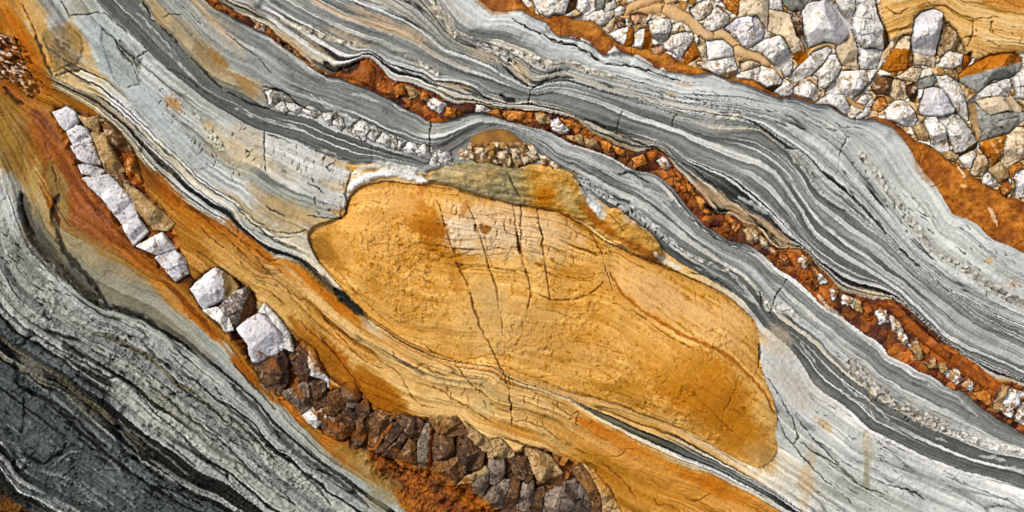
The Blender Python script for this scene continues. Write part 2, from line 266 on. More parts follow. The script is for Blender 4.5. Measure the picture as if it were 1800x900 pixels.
# relief of the bedding surface
H += big*14 + mid*2.6 + fine*.85 + pit*.8*np.clip(LAM*1.5, .3, 1)
H -= part*3.2 + cross*2.2
DARKP = np.clip(part*.62 + cross*.3, 0, .85)
C *= (1-DARKP*.74)[..., None]; C += (8*np.isin(KI, [0, 1, 9]))[..., None]
lowleft = np.clip((SC-sum(AV[:14]))/30, 0, 1)
H += lowleft*(fbm(A/16, SC/6, 101, 4, .6)*5 + vn(SC/9, A/150, 103)*6)
TK = np.random.RandomState(5)
def ticks(pts, n, ang=123, ln=(4, 10), c='k', a=.85, wd=1.5, dh=-3, spread=22):
    p = P(pts); x0, y0, x1, y1 = bbox(p); k_ = 0
    while k_ < n:
        x, y = TK.uniform(x0, x1), TK.uniform(y0, y1)
        if not inside(np.array([x]), np.array([y]), p)[0]: continue
        k_ += 1; t = math.radians(ang+TK.uniform(-spread, spread)); l = TK.uniform(*ln)/2; bx, by = math.cos(t), math.sin(t)
        o = TK.uniform(-1, 1)
        stroke([(x-bx*l, y-by*l), (x+o, y-o), (x+bx*l+o, y+by*l)], wd*TK.uniform(.7, 1.4), c, a, dh)
def tint(pts, c, a=.85, soft=5, jit=1.6, dh=0, c2=None):
    w_, ins, d = poly_mask(P(pts), jit, smooth=1); m = ss(-soft, soft, d+2.5*JX2[w_]*.6)*a
    cc = col(c) if c2 is None else col(c)+(col(c2)-col(c))*np.clip(.5+n1b[w_]*.9+mid[w_]*.5, 0, 1)[..., None]
    C[w_] += (cc+(lam*7+fine*9)[w_][..., None]-C[w_])*m[..., None]; H[w_] += dh*ss(-1.5, 1.5, d)
# ------------------------------------------------------------------ registry of objects carved from the rock
ID = np.zeros((NY, NX), np.int16); REG = {}
def reg(name, label=None, cat=None, group=None, kind=None, parent=None, mat='rock', solid=False):
    i = len(REG)+1; REG[i] = dict(name=name, label=label, cat=cat, group=group, kind=kind, parent=parent, mat=mat, solid=solid); return i
def area(p):
    p = np.array(p); x, y = p[:, 0], p[:, 1]; return abs(np.dot(x, np.roll(y, 1))-np.dot(y, np.roll(x, 1)))/2

for ks, nm in (((0, 1), 'pale_rock_bed'), ((2, 3, 4, 5), 'banded_rock_bed'), ((7, 8), 'grey_slate_bed'), ((9, 10), 'pale_jointed_rock_bed'),
               ((13, 14), 'weathered_rock_bed'), ((15, 16, 17), 'dark_slate_bed')):
    i = reg(nm, kind='structure')
    for k in ks: ID[KI == k] = i
ID_RUB = reg('rubble_bed', kind='structure', mat='rock'); ID[KI < 0] = ID_RUB
ID_UP = reg('rust_seam', 'smooth orange rust seam edging the rubble, scalloped along the pale grey rock', 'rust seam', mat='wet')
VEIN = reg('rust_vein', 'narrow lumpy rust vein winding through the grey banded rock above the big ochre boulder', 'rust vein', parent='EMPTY')
ID_MID = reg('vein_filling', parent=VEIN, mat='wet'); ID[KI == 6] = ID_MID
ID_OR = reg('ochre_band', 'long striped ochre rock band between the broken blocks and the big ochre boulder', 'rock band'); ID[KI == 11] = ID_OR
ID_LF = reg('rust_crust', 'dark rust brown crust underneath the white and brown blocks on the left', 'rust crust', mat='wet'); ID[KI == 12] = ID_LF

# --- rubble ground
rub = KI < 0
dk0 = -(B-np.interp(A, ag, Bk[0]))
W1 = worley(XW/13, YW/13, 201); W2 = worley(XW/6+3, YW/6, 205); W3 = worley(XW/44+9, YW/44+jx/30, 207)
ramp = ss(0, 26, dk0)
hr = 2*ramp + (W1[4]-.5)*7 + (W1[2]*(W1[4]-.5)+W1[3]*(W1[5]-.5))*13 - np.clip(.16-(W1[1]-W1[0]), 0, .16)*16 + (W2[4]-.5)*3 + fine*1.2
ch = np.where((W1[5] > .55)[..., None], col((228, 218, 200)), np.where((W1[5] > .22)[..., None], col((214, 182, 134)), col((184, 136, 80))))
ch = ch + ((W2[4]-.5)*26+fine*10+mid*10)[..., None]
far = rub & (dk0 > 40) & ((X > 1840) | (Y < -40))
hf = (W3[4]-.3)*22*ss(.03, .25, W3[1]-W3[0]) + (W3[2]*(W3[4]-.5)+W3[3]*(W3[5]-.5))*18
H = np.where(rub, big*10 + hr + np.where(far, hf, 0), H); C = np.where(rub[..., None], ch, C)
C[far & (W3[5] > .4)] = C[far & (W3[5] > .4)]*.4 + col((224, 218, 210))*.6
BASE = np.where(rub, -12*ramp + big*10, big*14)

def surface(pts, idn, hfun, cfun, only=None, jit=1.0, smooth=2):
    w_, ins, d = poly_mask(pts, jit, smooth=smooth)
    if only is not None: ins &= only[w_]
    if idn: ID[w_][ins] = idn
    if hfun is not None: H[w_] = np.where(ins, hfun(w_, d), H[w_])
    if cfun is not None: C[w_] = np.where(ins[..., None], cfun(w_, d), C[w_])
    return w_, ins, d
def mix(c0, c1, f): return col(c0)*(1-f)[..., None]+col(c1)*f[..., None]

# --- laminated ochre outcrop in the top right corner
OUT = P('1545,-60 1950,-60 1950,70 1800,93 1745,95 1712,106 1700,90 1665,35 1648,12 1620,20 1608,60 1590,62 1568,75 1556,40')
ID_OUT = reg('ochre_outcrop', 'thinly laminated ochre rock in the top right corner, above the rubble', 'rock outcrop')
oc = Y*.92 + 16*np.sin((X-1590)/46.)*ss(1500, 1560, X)*(1-ss(1640, 1700, X)) - (X-1640)*.22*ss(1640, 1700, X) + jx*1.4
ol = fbm(oc/4.2, X/160, 211, 4, .6); ore = np.exp(-(vn(oc/9, X/120, 215)/.06)**2)
surface(OUT, ID_OUT, lambda w_, d: 8+big[w_]*8+np.minimum(d, 14)*.5+ol[w_]*3-ore[w_]*3+fine[w_]*.7,
        lambda w_, d: mix((212, 160, 84), (232, 198, 140), np.clip(.5+ol[w_]*1.2, 0, 1))-(ore[w_]*46)[..., None]+(mid[w_]*14)[..., None])
for s_ in ('1622,-10 1640,10 1665,8 1690,26 1722,34 1760,28', '1712,32 1711,60 1704,80', '1745,36 1742,60', '1760,-5 1790,12 1830,18', '1665,70 1720,62 1760,84', '1560,10 1575,28 1598,12'):
    crack(P(s_), 1.8, 6, .7, (120, 72, 30))
patch(1790, 8, 60, 16, 12, (206, 130, 50), .8); patch(1620, 20, 9, 40, 12, (200, 130, 56), .6); patch(1590, 10, 40, 20, 0, (222, 170, 90), .5)

# --- upper rust seam
UP = P('820,-60 905,-20 925,12 955,28 975,27 1000,25 1020,29 1045,34 1060,47 1073,61 1090,72 1110,80 1130,82 1150,87 1175,92 1200,109 1228,117 1255,127 1290,136 1300,137 1330,139 1345,149 1365,161 1380,169 1400,164 1420,169 1440,179 1455,178 1475,191 1497,206 1508,209 1525,207 1540,202 1560,207 1580,216 1600,234 1610,244 1625,250 1640,255 1655,268 1680,283 1690,290 1710,300 1725,318 1750,330 1775,345 1800,355 1870,380 2300,560 2300,800 1860,500 1800,470 1700,440 1600,300 1560,240 1400,200 1200,150 1060,120 960,80 900,40 800,0')
upn = fbm(X/15, Y/12, 221, 5, .65)
def uph(w_, d):
    return BASE[w_]*.3 + 9*(1-np.exp(-np.maximum(d, 0)/12.)) + 6*np.exp(-((d-9)/9.)**2) + upn[w_]*3+fine[w_]*.8+mid[w_]*4
surface(UP, ID_UP, uph, lambda w_, d: mix((138, 70, 10), (206, 124, 42), np.clip(.4+upn[w_]*1.0+.5*mid[w_]+.25*big[w_], 0, 1))+(fine[w_]*9)[..., None], only=(dk0 > 0), jit=.8)
patch(1030, 45, 50, 14, 15, (222, 150, 66), .5); patch(1130, 90, 60, 8, 20, (222, 148, 66), .6); patch(870, 12, 30, 16, 30, (150, 92, 44), .5)
patch(1640, 290, 40, 26, 50, (166, 84, 22), .5); patch(1760, 390, 60, 22, 30, (160, 82, 24), .5)
for s_ in ('1618,256 1621,275 1616,290', '985,30 988,68', '1640,330 1655,322 1670,300', '1090,74 1086,88', '1112,82 1110,98'): crack(P(s_), 1.5, 5, .5, (120, 66, 26))
stroke(P('1740,365 1748,380 1755,397'), 6, (226, 196, 160), .9, 2); stroke(P('1686,292 1692,302 1696,312'), 6, (222, 206, 180), .9, 2)
stroke(P('1692,325 1700,330'), 4, (226, 186, 130), .8, 1)
# pale blocks between the seam and the smooth bed
for s_ in ('902,24 918,20 940,34 962,42 968,58 952,56 925,44', '993,70 1003,64 1013,67 1017,79 1000,76', '1020,77 1021,66 1035,72 1052,92 1056,100 1040,92', '1066,109 1069,92 1081,80 1088,88 1094,98 1108,104 1108,113 1080,109',
           '1110,113 1112,99 1120,95 1136,104 1148,112 1152,122 1130,118', '1155,125 1166,117 1174,128 1170,133', '1178,135 1181,126 1190,129 1192,137'):
    w_, ins, d = poly_mask(P(s_), .6, smooth=0)
    m = ins.astype(np.float32); C[w_] += (col((206, 212, 210))+(mid[w_]*16)[..., None]-C[w_])*m[..., None]*.85; H[w_] += np.clip(d, 0, 5)*.9
crack(P('900,33 930,48 955,60 985,74 1010,78 1035,90 1058,106 1064,111 1110,115 1140,121 1165,132 1200,141'), 2.4, 8, .85)

# --- middle rust vein filling
mv = KI == 6
Wv = worley(XW/15+jx/12, YW/13+jy/12, 231); vt = T
hv = 8*np.sin(np.pi*np.clip(vt, 0, 1)) + (Wv[4]-.5)*9 + (Wv[2]*(Wv[4]-.5)+Wv[3]*(Wv[5]-.5))*16 - np.clip(.2-(Wv[1]-Wv[0]), 0, .2)*20 + fine
vs = np.clip(ss(-.1, .5, fbm(X/70, Y/70, 235, 3)), 0, 1)
H = np.where(mv, big*14+hv*(.35+.65*vs)+3, H)
C = np.where(mv[..., None], mix((98, 46, 10), (192, 100, 28), np.clip(.4+mid*.9+upn*.6, 0, 1))+((Wv[5]-.5)*46+fine*16)[..., None], C)

# --- the big ochre boulder
ID_N = reg('ochre_boulder', 'huge rounded ochre boulder filling the middle of the rock face', 'boulder')
NOD = P('538,420 545,400 562,392 590,385 606,378 609,345 640,322 690,317 742,325 762,318 800,328 850,344 908,357 950,366 985,374 1030,395 1055,418 1100,440 1150,455 1200,482 1250,502 1290,527 1325,557 1341,592 1336,625 1345,665 1362,705 1368,740 1364,765 1372,790 1360,812 1338,828 1300,812 1260,787 1210,757 1150,737 1100,717 1050,701 1000,690 950,672 893,656 870,643 800,636 750,617 700,590 640,552 610,522 580,485 552,455')
def field2(curves, ang):
    c_, s_ = math.cos(math.radians(ang)), math.sin(math.radians(ang)); a = XW*c_+YW*s_; b = -XW*s_+YW*c_
    out = np.zeros_like(X); pv = None
    for n_, q in enumerate(curves):
        p = np.array(q); aa, bb = p[:, 0]*c_+p[:, 1]*s_, -p[:, 0]*s_+p[:, 1]*c_; o = np.argsort(aa)
        g_ = np.arange(0, 1900, 6.); v = np.interp(g_, aa[o], bb[o]); v = np.convolve(np.pad(v, 6, mode='edge'), gk, 'valid'); cur = np.interp(a, g_, v)
        if pv is not None: out += np.clip((b-pv)/np.maximum(cur-pv, 8), 0, 1)*90
        pv = cur
    return a, out
na, ns = field2([P('520,380 600,328 700,314 800,325 900,352 1000,372 1100,436 1200,478 1300,530 1380,600'),
                 P('520,400 620,400 700,405 790,440 850,437 930,450 980,470 1030,478 1075,472 1110,500 1200,565 1290,628 1380,710'),
                 P('520,430 600,500 700,560 800,575 870,570 960,580 1050,585 1150,640 1250,700 1380,780'),
                 P('520,450 600,550 700,602 800,642 900,660 1000,694 1100,720 1200,756 1300,822 1380,870')], 25)
nl = fbm(ns/5.0, na/150, 241, 4, .6)+.3*vn(ns/2.2, na/110, 246); nr = vn(ns/6.0+.5*mid, na/110, 243)
nreg = ss(-.2, .3, -((X-900)/170)**2-((Y-425)/62)**2+1)          # strongly laminated crown of the boulder
nreg2 = np.clip(ss(600, 700, Y)*(1-ss(700, 760, Y))*.5+nreg, 0, 1)
nlam = .25+.75*np.clip(nreg2+.5*ss(980, 1100, X)*(1-ss(560, 640, Y)), 0, 1)
npart = np.exp(-(nr/(.06+.06*nreg))**2)*ss(-.2, .3, vn(na/50, ns/12, 247)+.3*nreg)*nlam+.8*np.exp(-(vn(ns/3.6+9, na/70, 248)/.12)**2)*nreg*ss(0, .4, vn(na/36, ns/8, 244))
Wn = worley(XW/9, YW/9, 251); rough_n = ss(.0, .5, fbm(X/60, Y/60, 253, 3)+.55*np.exp(-((X-690)/110)**2-((Y-500)/80)**2)+.5*np.exp(-((X-1010)/90)**2-((Y-560)/50)**2)-.1)
def nodh(w_, d):
    dd = np.maximum(d, 0); e = 1-np.exp(-dd/42.)
    x, y = X[w_], Y[w_]
    lobe = 12*ss(0, 60, dd)*np.exp(-((x-690)/150)**2-((y-470)/110)**2)+16*np.exp(-((x-1180)/170)**2-((y-690)/70)**2)
    step = -9*(1-ss(-10, 14, (y-(505+(x-1080)*.62+4*mid[w_]))*.8))*ss(1050, 1090, x)
    nose = -9*(1-ss(560, 612, x+(y-430)*.3))
    fold = 3.5*vn(ns[w_]/30, na[w_]/220, 258)
    e = e*(1-.5*np.exp(-dd/30.)*ss(-60, 60, y-(560+(x-800)*.42))); return big[w_]*14+ledge[w_]*6+21*e+lobe+step+nose+fold+nl[w_]*nlam[w_]*3-npart[w_]*4.5+fine[w_]*(.5+1.1*rough_n[w_])+mid[w_]*2.2+rough_n[w_]*(Wn[4][w_]-.5)*3.0-rough_n[w_]*np.clip(.25-(Wn[1]-Wn[0])[w_], 0, .25)*5
nc0 = None
def nodc(w_, d):
    c_ = mix((212, 152, 64), (238, 186, 104), np.clip(.5+mid[w_]*.7+big[w_]*.5, 0, 1))
    c_ = c_+(fbm(ns/9, na/70, 246, 4, .65)[w_]*30+ss(.25, .5, fbm(X/6+50, Y/6, 249, 3, .6))[w_]*-34)[..., None]*np.array([.7, 1, 1.1])
    c_ = c_+(nl[w_]*nlam[w_]*30)[..., None]*np.array([1, 1, .9])+(fine[w_]*(7+7*rough_n[w_]))[..., None]-(npart[w_]*62)[..., None]*np.array([.9, 1, 1])
    return c_
WN_, NIN, ND = surface(NOD, ID_N, nodh, nodc, jit=.8)
nsel = np.zeros((NY, NX), bool); nsel[WN_] = NIN
C_keep = C.copy()
patch(880, 395, 110, 46, 12, (236, 204, 164), .75); patch(800, 405, 40, 34, 20, (230, 216, 196), .7); patch(880, 430, 90, 36, 15, (220, 196, 158), .6)
patch(960, 410, 70, 40, 20, (236, 198, 144), .6); patch(1150, 510, 120, 34, 30, (232, 186, 126), .7); patch(1250, 570, 70, 40, 40, (230, 182, 116), .6)
patch(650, 400, 70, 50, 10, (214, 158, 78), .5); patch(690, 350, 70, 24, 5, (226, 168, 92), .6); patch(720, 560, 90, 34, 30, (202, 146, 66), .5)
patch(890, 560, 110, 60, 25, (220, 176, 110), .5); patch(1240, 690, 130, 70, 32, (178, 102, 18), .8, .22); patch(1300, 760, 70, 50, 40, (188, 116, 32), .65, .25)
patch(1150, 620, 130, 40, 28, (214, 156, 70), .5); patch(1100, 690, 60, 24, 20, (160, 100, 30), .5); patch(760, 400, 24, 50, -10, (178, 100, 22), .7)
patch(742, 400, 50, 14, 10, (160, 82, 16), .6); patch(800, 480, 20, 60, -15, (190, 120, 40), .5); patch(580, 430, 34, 40, 40, (150, 98, 40), .5); patch(565, 440, 20, 50, -35, (140, 92, 46), .5)
patch(1000, 610, 160, 26, 22, (190, 134, 60), .4); patch(860, 520, 46, 40, 10, (184, 158, 112), .4); patch(1340, 800, 30, 30, 0, (190, 138, 76), .7)
C = np.where(nsel[..., None], C, C_keep)
stroke(P('1075,478 1095,520 1130,548 1180,578 1230,602 1270,620 1300,642 1330,672 1350,700 1363,730'), 5, (182, 92, 22), .75, -5, soft=.7)
stroke(P('1110,545 1160,580 1220,615'), 2.2, (120, 68, 24), .7, -4)
NCR = ['768,350 782,395 797,440 806,470 824,505 834,545 852,590 868,622 878,645 890,668 897,700 900,760', '820,350 835,392 848,428 858,465 871,500 880,545 884,590', '903,356 905,390 912,430 922,452', '895,300 912,332 917,358 916,405 916,448 930,490 932,520 925,560', '944,362 948,395 953,420 957,455 963,490 967,525',
       '1032,398 1048,425 1060,450 1070,485 1078,510', '926,505 950,520 972,528 1000,529 1028,521 1046,510 1062,496', '1100,440 1120,452 1150,458 1180,475 1200,482', '790,440 820,436 850,440 880,434 905,446', '800,452 830,446 862,449 890,444', '985,482 1010,492 1040,488 1065,478', '960,478 985,490 1020,496 1050,490',
       '620,360 640,352 670,356', '735,480 760,500 790,510', '1269,755 1270,725 1285,700 1298,660', '1200,680 1230,700 1262,735 1290,760', '1225,500 1226,530', '870,640 900,650 950,670 1000,688 1040,698 1090,712 1130,730 1180,745 1215,765 1260,790 1300,815', '1110,705 1130,720 1160,735 1200,748', '590,470 610,500 650,540 690,575', '842,432 855,440 866,468', '800,640 826,632 872,622', '640,420 660,430 690,428', '1000,600 1040,604 1085,618 1120,640', '940,540 980,550 1010,560']
for i_, s_ in enumerate(NCR): crack(P(s_), 2.4 if i_ in (0, 1, 3, 4, 6, 17) else 1.5, 7 if i_ < 8 else 4, .62 if i_ < 8 else .45, (136, 80, 34))
stroke(P('906,400 912,430 916,447'), 3.4, (90, 54, 28), .75, -6); stroke(P('949,400 954,425'), 3, (100, 60, 30), .7, -5); stroke(P('835,395 838,412'), 3, (100, 60, 30), .6, -5)
patch(852, 403, 11, 8, 30, (158, 94, 44), .85, .8); patch(818, 366, 8, 18, 20, (190, 112, 48), .6, .9)
patch(740, 330, 12, 16, 0, (196, 112, 44), .7)

# --- stained cap over the boulder
ID_CAP = reg('stained_cap', 'thin greenish tan slab lapping over the top of the big ochre boulder', 'rock slab')
CAP = P('745,320 758,302 790,288 830,283 870,288 905,296 950,285 1000,298 1018,322 1040,355 1062,368 1090,366 1112,388 1150,412 1170,446 1148,456 1100,438 1058,414 1035,395 1000,378 948,364 905,358 850,343 800,327 762,322')
def capc(w_, d):
    x = X[w_]; l = fbm((Y[w_]-(x-740)*.16)/5, x/130, 261, 3)
    c_ = mix((164, 148, 108), (200, 146, 70), np.clip(ss(890, 960, x)+mid[w_]*.5, 0, 1)); return c_+(l*34+mid[w_]*22+fine[w_]*16+(fbm(X/12, Y/9, 267, 4, .6)[w_])*34)[..., None]*np.array([1, .93, .8])
surface(CAP, ID_CAP, lambda w_, d: big[w_]*14+5+10*(1-np.exp(-np.maximum(d, 0)/13.))+mid[w_]*4+fine[w_]*1.2+8*ss(740, 900, X[w_])+fbm(X/16, Y/9, 265, 4, .6)[w_]*5, capc, jit=1.0)
patch(958, 345, 22, 22, 60, (190, 112, 16), .95, .25); patch(1000, 350, 34, 20, 50, (196, 168, 112), .7); patch(830, 335, 50, 12, 12, (140, 138, 112), .5); patch(1000, 310, 30, 12, 10, (196, 150, 84), .5)
patch(1060, 395, 60, 10, 42, (168, 92, 30), .9, .3); patch(1120, 435, 50, 9, 30, (150, 82, 30), .8, .3); patch(1090, 400, 40, 16, 40, (206, 152, 74), .7, .3)
crack(P('745,325 790,330 850,346 905,360 948,365'), 2.5, 5, .6, (160, 92, 36)); crack(P('948,366 985,374 1008,386 1032,400'), 4, 4, .8, (180, 96, 30))
crack(P('890,300 905,330 917,350'), 1.6, 5, .6); crack(P('1064,372 1085,388 1096,405'), 1.6, 4, .5); crack(P('1090,375 1120,395 1150,425'), 1.6, 4, .5)
# --- brown dome
DOME_E = reg('brown_dome', 'low rusty brown dome with splintered edge above the tan slab on the ochre boulder', 'rock dome', parent='EMPTY')
ID_DOME = reg('dome_crust', parent=DOME_E)
DOME = P('818,262 832,236 860,225 895,228 918,245 935,268 950,284 905,296 870,289 830,284 812,276')
Wd = worley(XW/7, YW/9, 271)
surface(DOME, ID_DOME, lambda w_, d: big[w_]*14+4+14*(1-np.exp(-np.maximum(d, 0)/10.))+ss(246, 262, Y[w_])*((Wd[4][w_]-.5)*11+(Wd[2]*(Wd[4]-.5))[w_]*16)+fine[w_],
        lambda w_, d: np.where(((Y[w_] > 250) & (Wd[5][w_] > .35))[..., None], mix((150, 108, 66), (214, 190, 152), Wd[4][w_]), mix((136, 92, 52), (176, 128, 72), np.clip(.5+mid[w_], 0, 1))), jit=1.2)
patch(790, 262, 36, 20, 0, (128, 126, 122), .8, .3)
# bright sliver above the boulder and the pale slivers right of it
stroke(P('612,332 640,310 680,300 720,306 748,316'), 17, (226, 228, 226), .95, 5); stroke(P('625,300 660,288 700,292 748,303'), 11, (214, 214, 206), .9, 3)
stroke(P('1022,330 1045,352 1060,385'), 20, (196, 203, 206), .8, 1); stroke(P('1034,345 1048,362 1052,378'), 13, (232, 234, 236), .95, 2)
stroke(P('1094,380 1112,392 1128,396'), 9, (228, 228, 224), .85, 2); stroke(P('1150,444 1175,462 1200,474'), 7, (216, 220, 220), .8, 1)
patch(1120, 395, 46, 16, 36, (200, 150, 80), .6, .3); patch(1115, 378, 90, 10, 38, (150, 156, 158), .8, .2)

# --- tan ribbon running through the rubble
ID_RIB = reg('tan_ribbon', 'smooth peach sandstone ribbon weaving between the stones of the rubble', 'rock ribbon')
ribm = np.zeros((NY, NX), bool)
for s_, wd in (('1105,22 1140,10 1175,12 1200,24 1222,42 1250,58 1278,62 1300,80 1322,90 1345,100 1362,118 1378,134', 26), ('1175,14 1215,30 1245,62', 30), ('1095,20 1125,4 1160,-6', 22), ('1300,86 1330,98 1350,108', 24),
               ('1424,96 1440,80 1462,76 1476,84', 13), ('1427,137 1444,150 1452,164', 11), ('1494,168 1506,180 1520,188', 13), ('1592,190 1606,204 1626,208', 13), ('1632,206 1654,224 1672,262', 9), ('1268,14 1284,30 1300,62', 14)):
    pts = chaikin(P(s_), 2, False); w_ = win(*bbox(pts), pad=wd); d, t = segdist(XW[w_], YW[w_], pts)
    hw = wd/2*(.75+.5*mid[w_]); m = d < hw; first = s_.startswith(('1105', '1175', '1095', '1300', '1268'))
    ribm[w_] |= m; ID[w_][m] = ID_RIB if first else ID_RUB
    H[w_] = np.where(m, BASE[w_]+7+9*np.sqrt(np.clip(1-(d/hw)**2, 0, 1))+fine[w_]*.6, H[w_])
    C[w_] = np.where(m[..., None], mix((214, 168, 112), (228, 194, 146), np.clip(.5+mid[w_]+.4*big[w_], 0, 1))+(fine[w_]*8)[..., None], C[w_])

# ------------------------------------------------------------------ single stones
TON = dict(W=((248, 245, 241), (226, 218, 206)), Q=((234, 232, 235), (192, 188, 190)), L=((236, 235, 231), (206, 202, 194)), C=((232, 214, 184), (212, 188, 152)), G=((170, 172, 166), (140, 140, 130)),
           O=((212, 136, 52), (176, 94, 28)), B=((140, 96, 58), (92, 56, 30)), D=((112, 78, 50), (56, 36, 22)), T=((190, 158, 112), (160, 124, 84)), R=((188, 98, 30), (110, 50, 12)), S=((142, 128, 114), (82, 66, 52)), P=((224, 184, 150), (206, 160, 120)))
CRUST = dict(W=(190, 156, 112), Q=(176, 142, 106), L=(184, 164, 130), C=(178, 140, 94), G=(112, 108, 92), O=(224, 190, 140), B=(198, 184, 170), D=(170, 158, 150), T=(214, 192, 156), R=(226, 190, 146), S=(206, 208, 212), P=(176, 130, 84))
seed = [400]; STONES = []
def stone(pts, top, tone, name, label=None, cat=None, group=None, parent=None, tilt=None, crust=.25, fac=1.0, edge=.2, flank=None, mat='rock', sink=0, grow=1.8, facet=1.0, rusty=None, jit=.4, ridge=0.):
    seed[0] += 5; sd = seed[0]; rs = np.random.RandomState(sd)
    pts = P(pts) if isinstance(pts, str) else pts
    R = math.sqrt(area(pts)); cx, cy = np.mean([p[0] for p in pts]), np.mean([p[1] for p in pts])
    w_, ins, d = poly_mask(pts, jit, smooth=0); d = d+grow+fx1[w_]*.5+JX2[w_]*(jit-.4); ins = d > 0
    if not ins.any(): return
    i = reg(name, label, cat, group, parent=parent, mat=mat, solid=True)
    if parent is not None and parent == VEIN: ins &= (KI[w_] == 6) & (T[w_] > .15) & (T[w_] < .85)
    if parent is None: ins &= ~np.isin(ID[w_], STONES)
    ID[w_][ins] = i; STONES.append(i)
    x, y = X[w_]+JX2[w_]*.5, Y[w_]+JY2[w_]*.5; pr = np.clip(d/max(2.2, .06*R), 0, 1)**.6
    cs = max(R*.38, 7); f1, f2, dx, dy, ra, rb = worley((x+jx[w_]*.5)/cs+rs.rand()*20, (y+jy[w_]*.5)/cs+rs.rand()*20, sd)
    f1b, f2b, dxb, dyb, rab, rbb = worley((x+fx1[w_])/(cs*.4)+5, (y+fy1[w_])/(cs*.4)+9, sd+1)
    if tilt is None: tilt = (rs.uniform(-.35, .25), rs.uniform(-.4, .2))
    # broken polyhedral top: the highest of several planes cut from a flat table
    cutd = np.zeros(x.shape, np.float32); sec = np.zeros(x.shape, np.float32); n_pl = 6; a_off = rs.rand()*6.28; fid_ = np.zeros(x.shape, np.float32)
    for q in range(n_pl):
        an = a_off+q*6.283/n_pl+rs.uniform(-.35, .35); r0 = R*rs.uniform(.04, .42); s_k = rs.uniform(.3, 1.15)*facet
        v_ = s_k*((x-cx)*math.cos(an)+(y-cy)*math.sin(an)-r0); nw = v_ > cutd; sec = np.where(nw, cutd, np.maximum(sec, v_)); cutd = np.where(nw, v_, cutd); fid_ = np.where(nw, rs.uniform(-1, 1), fid_)
    cutd = np.minimum(cutd, top*.72+.25*cutd*0)
    h = top*pr - cutd*pr + pr*((tilt[0]*(x-cx)+tilt[1]*(y-cy))/R*top*.8)
    h += pr*fac*((dx*(ra-.5)+dy*(rb-.5))*cs*.42) + pr*fac*((dxb*(rab-.5)+dyb*(rbb-.5))*cs*.34+(rab-.5)*1.2)
    sc1 = np.exp(-((f2-f1)/.04)**2)*(rb > .5)*ss(.3, .7, fac); h -= sc1*pr*2.6
    h += (fine[w_]*1.1+mid[w_]*1.0)*pr
    a0, a1 = col(TON[tone][0]), col(TON[tone][1]); q = np.clip(.38+(ra-.5)*.45+mid[w_]*.7+(rab-.5)*.3+fid_*.16, 0, 1)[..., None]
    c_ = a0*(1-q)+a1*q
    cr_ = CRUST[tone] if rusty is None else rusty
    n_ = fbm(x/8+sd, y/8, sd % 97, 4, .65); cm = (ss(.1, .42, n_+crust-.3)*.7)[..., None]; c_ = c_*(1-cm)+col(cr_)*cm
    vein_ = np.exp(-(fbm(x/11+3, y/11+sd, (sd*7) % 89, 3)/.035)**2)*ss(-.1, .2, n_); c_ = c_-(vein_*45)[..., None]; h -= vein_*1.2*pr
    rg_ = np.clip(np.exp(-((cutd-sec)/(1.25*facet))**2)*(cutd > .2)*ss(.3, .45, np.abs(fid_))+.75*np.exp(-((np.maximum(d, 0)-2.2)/1.3)**2)*ss(0, .3, vn(x/11+3, y/11, sd % 47)), 0, 1)*ss(-.1, .35, vn(x/8, y/8, sd % 53))*ridge; c_ = c_*(1-rg_[..., None])+col((206, 182, 156))*rg_[..., None]  # pale highlights painted into the colour along facet ridges and rims
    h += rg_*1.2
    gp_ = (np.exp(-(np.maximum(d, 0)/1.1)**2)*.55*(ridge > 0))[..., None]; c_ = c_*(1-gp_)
    c_ = c_-(sc1*55)[..., None]+(fine[w_]*13)[..., None]
    # long side slab faces facing away (flank): pts give a line, beyond it the top falls off steeply
    if flank:
        (ax, ay, bx, by, fc, drop) = flank; nx_, ny_ = (by-ay), -(bx-ax); L = math.hypot(nx_, ny_); s_ = ((x-ax)*nx_+(y-ay)*ny_)/L+fx1[w_]*1.5
        s_ = -s_; fm = ss(0, 2.2, s_); h -= np.maximum(s_, 0)*drop
        c2 = col(TON[fc][0])*.5+col(TON[fc][1])*.5+(mid[w_]*16+fine[w_]*10+n_*18)[..., None]; c_ = c_*(1-fm[..., None])+c2*fm[..., None]
    b0 = BASE[w_]-sink; b0m = float(np.mean(b0[ins])); b_ = b0*.4+b0m*.6
    near = (d > -2.4) & (parent is None) & ~ins & (ID[w_] != i)
    H[w_] -= np.where(near & ~np.isin(ID[w_], STONES), (1+d/2.4)*3, 0)
    H[w_] = np.where(ins, b_+2+np.maximum(h, .6*pr), H[w_]); C[w_] = np.where(ins[..., None], c_, C[w_])
    return i
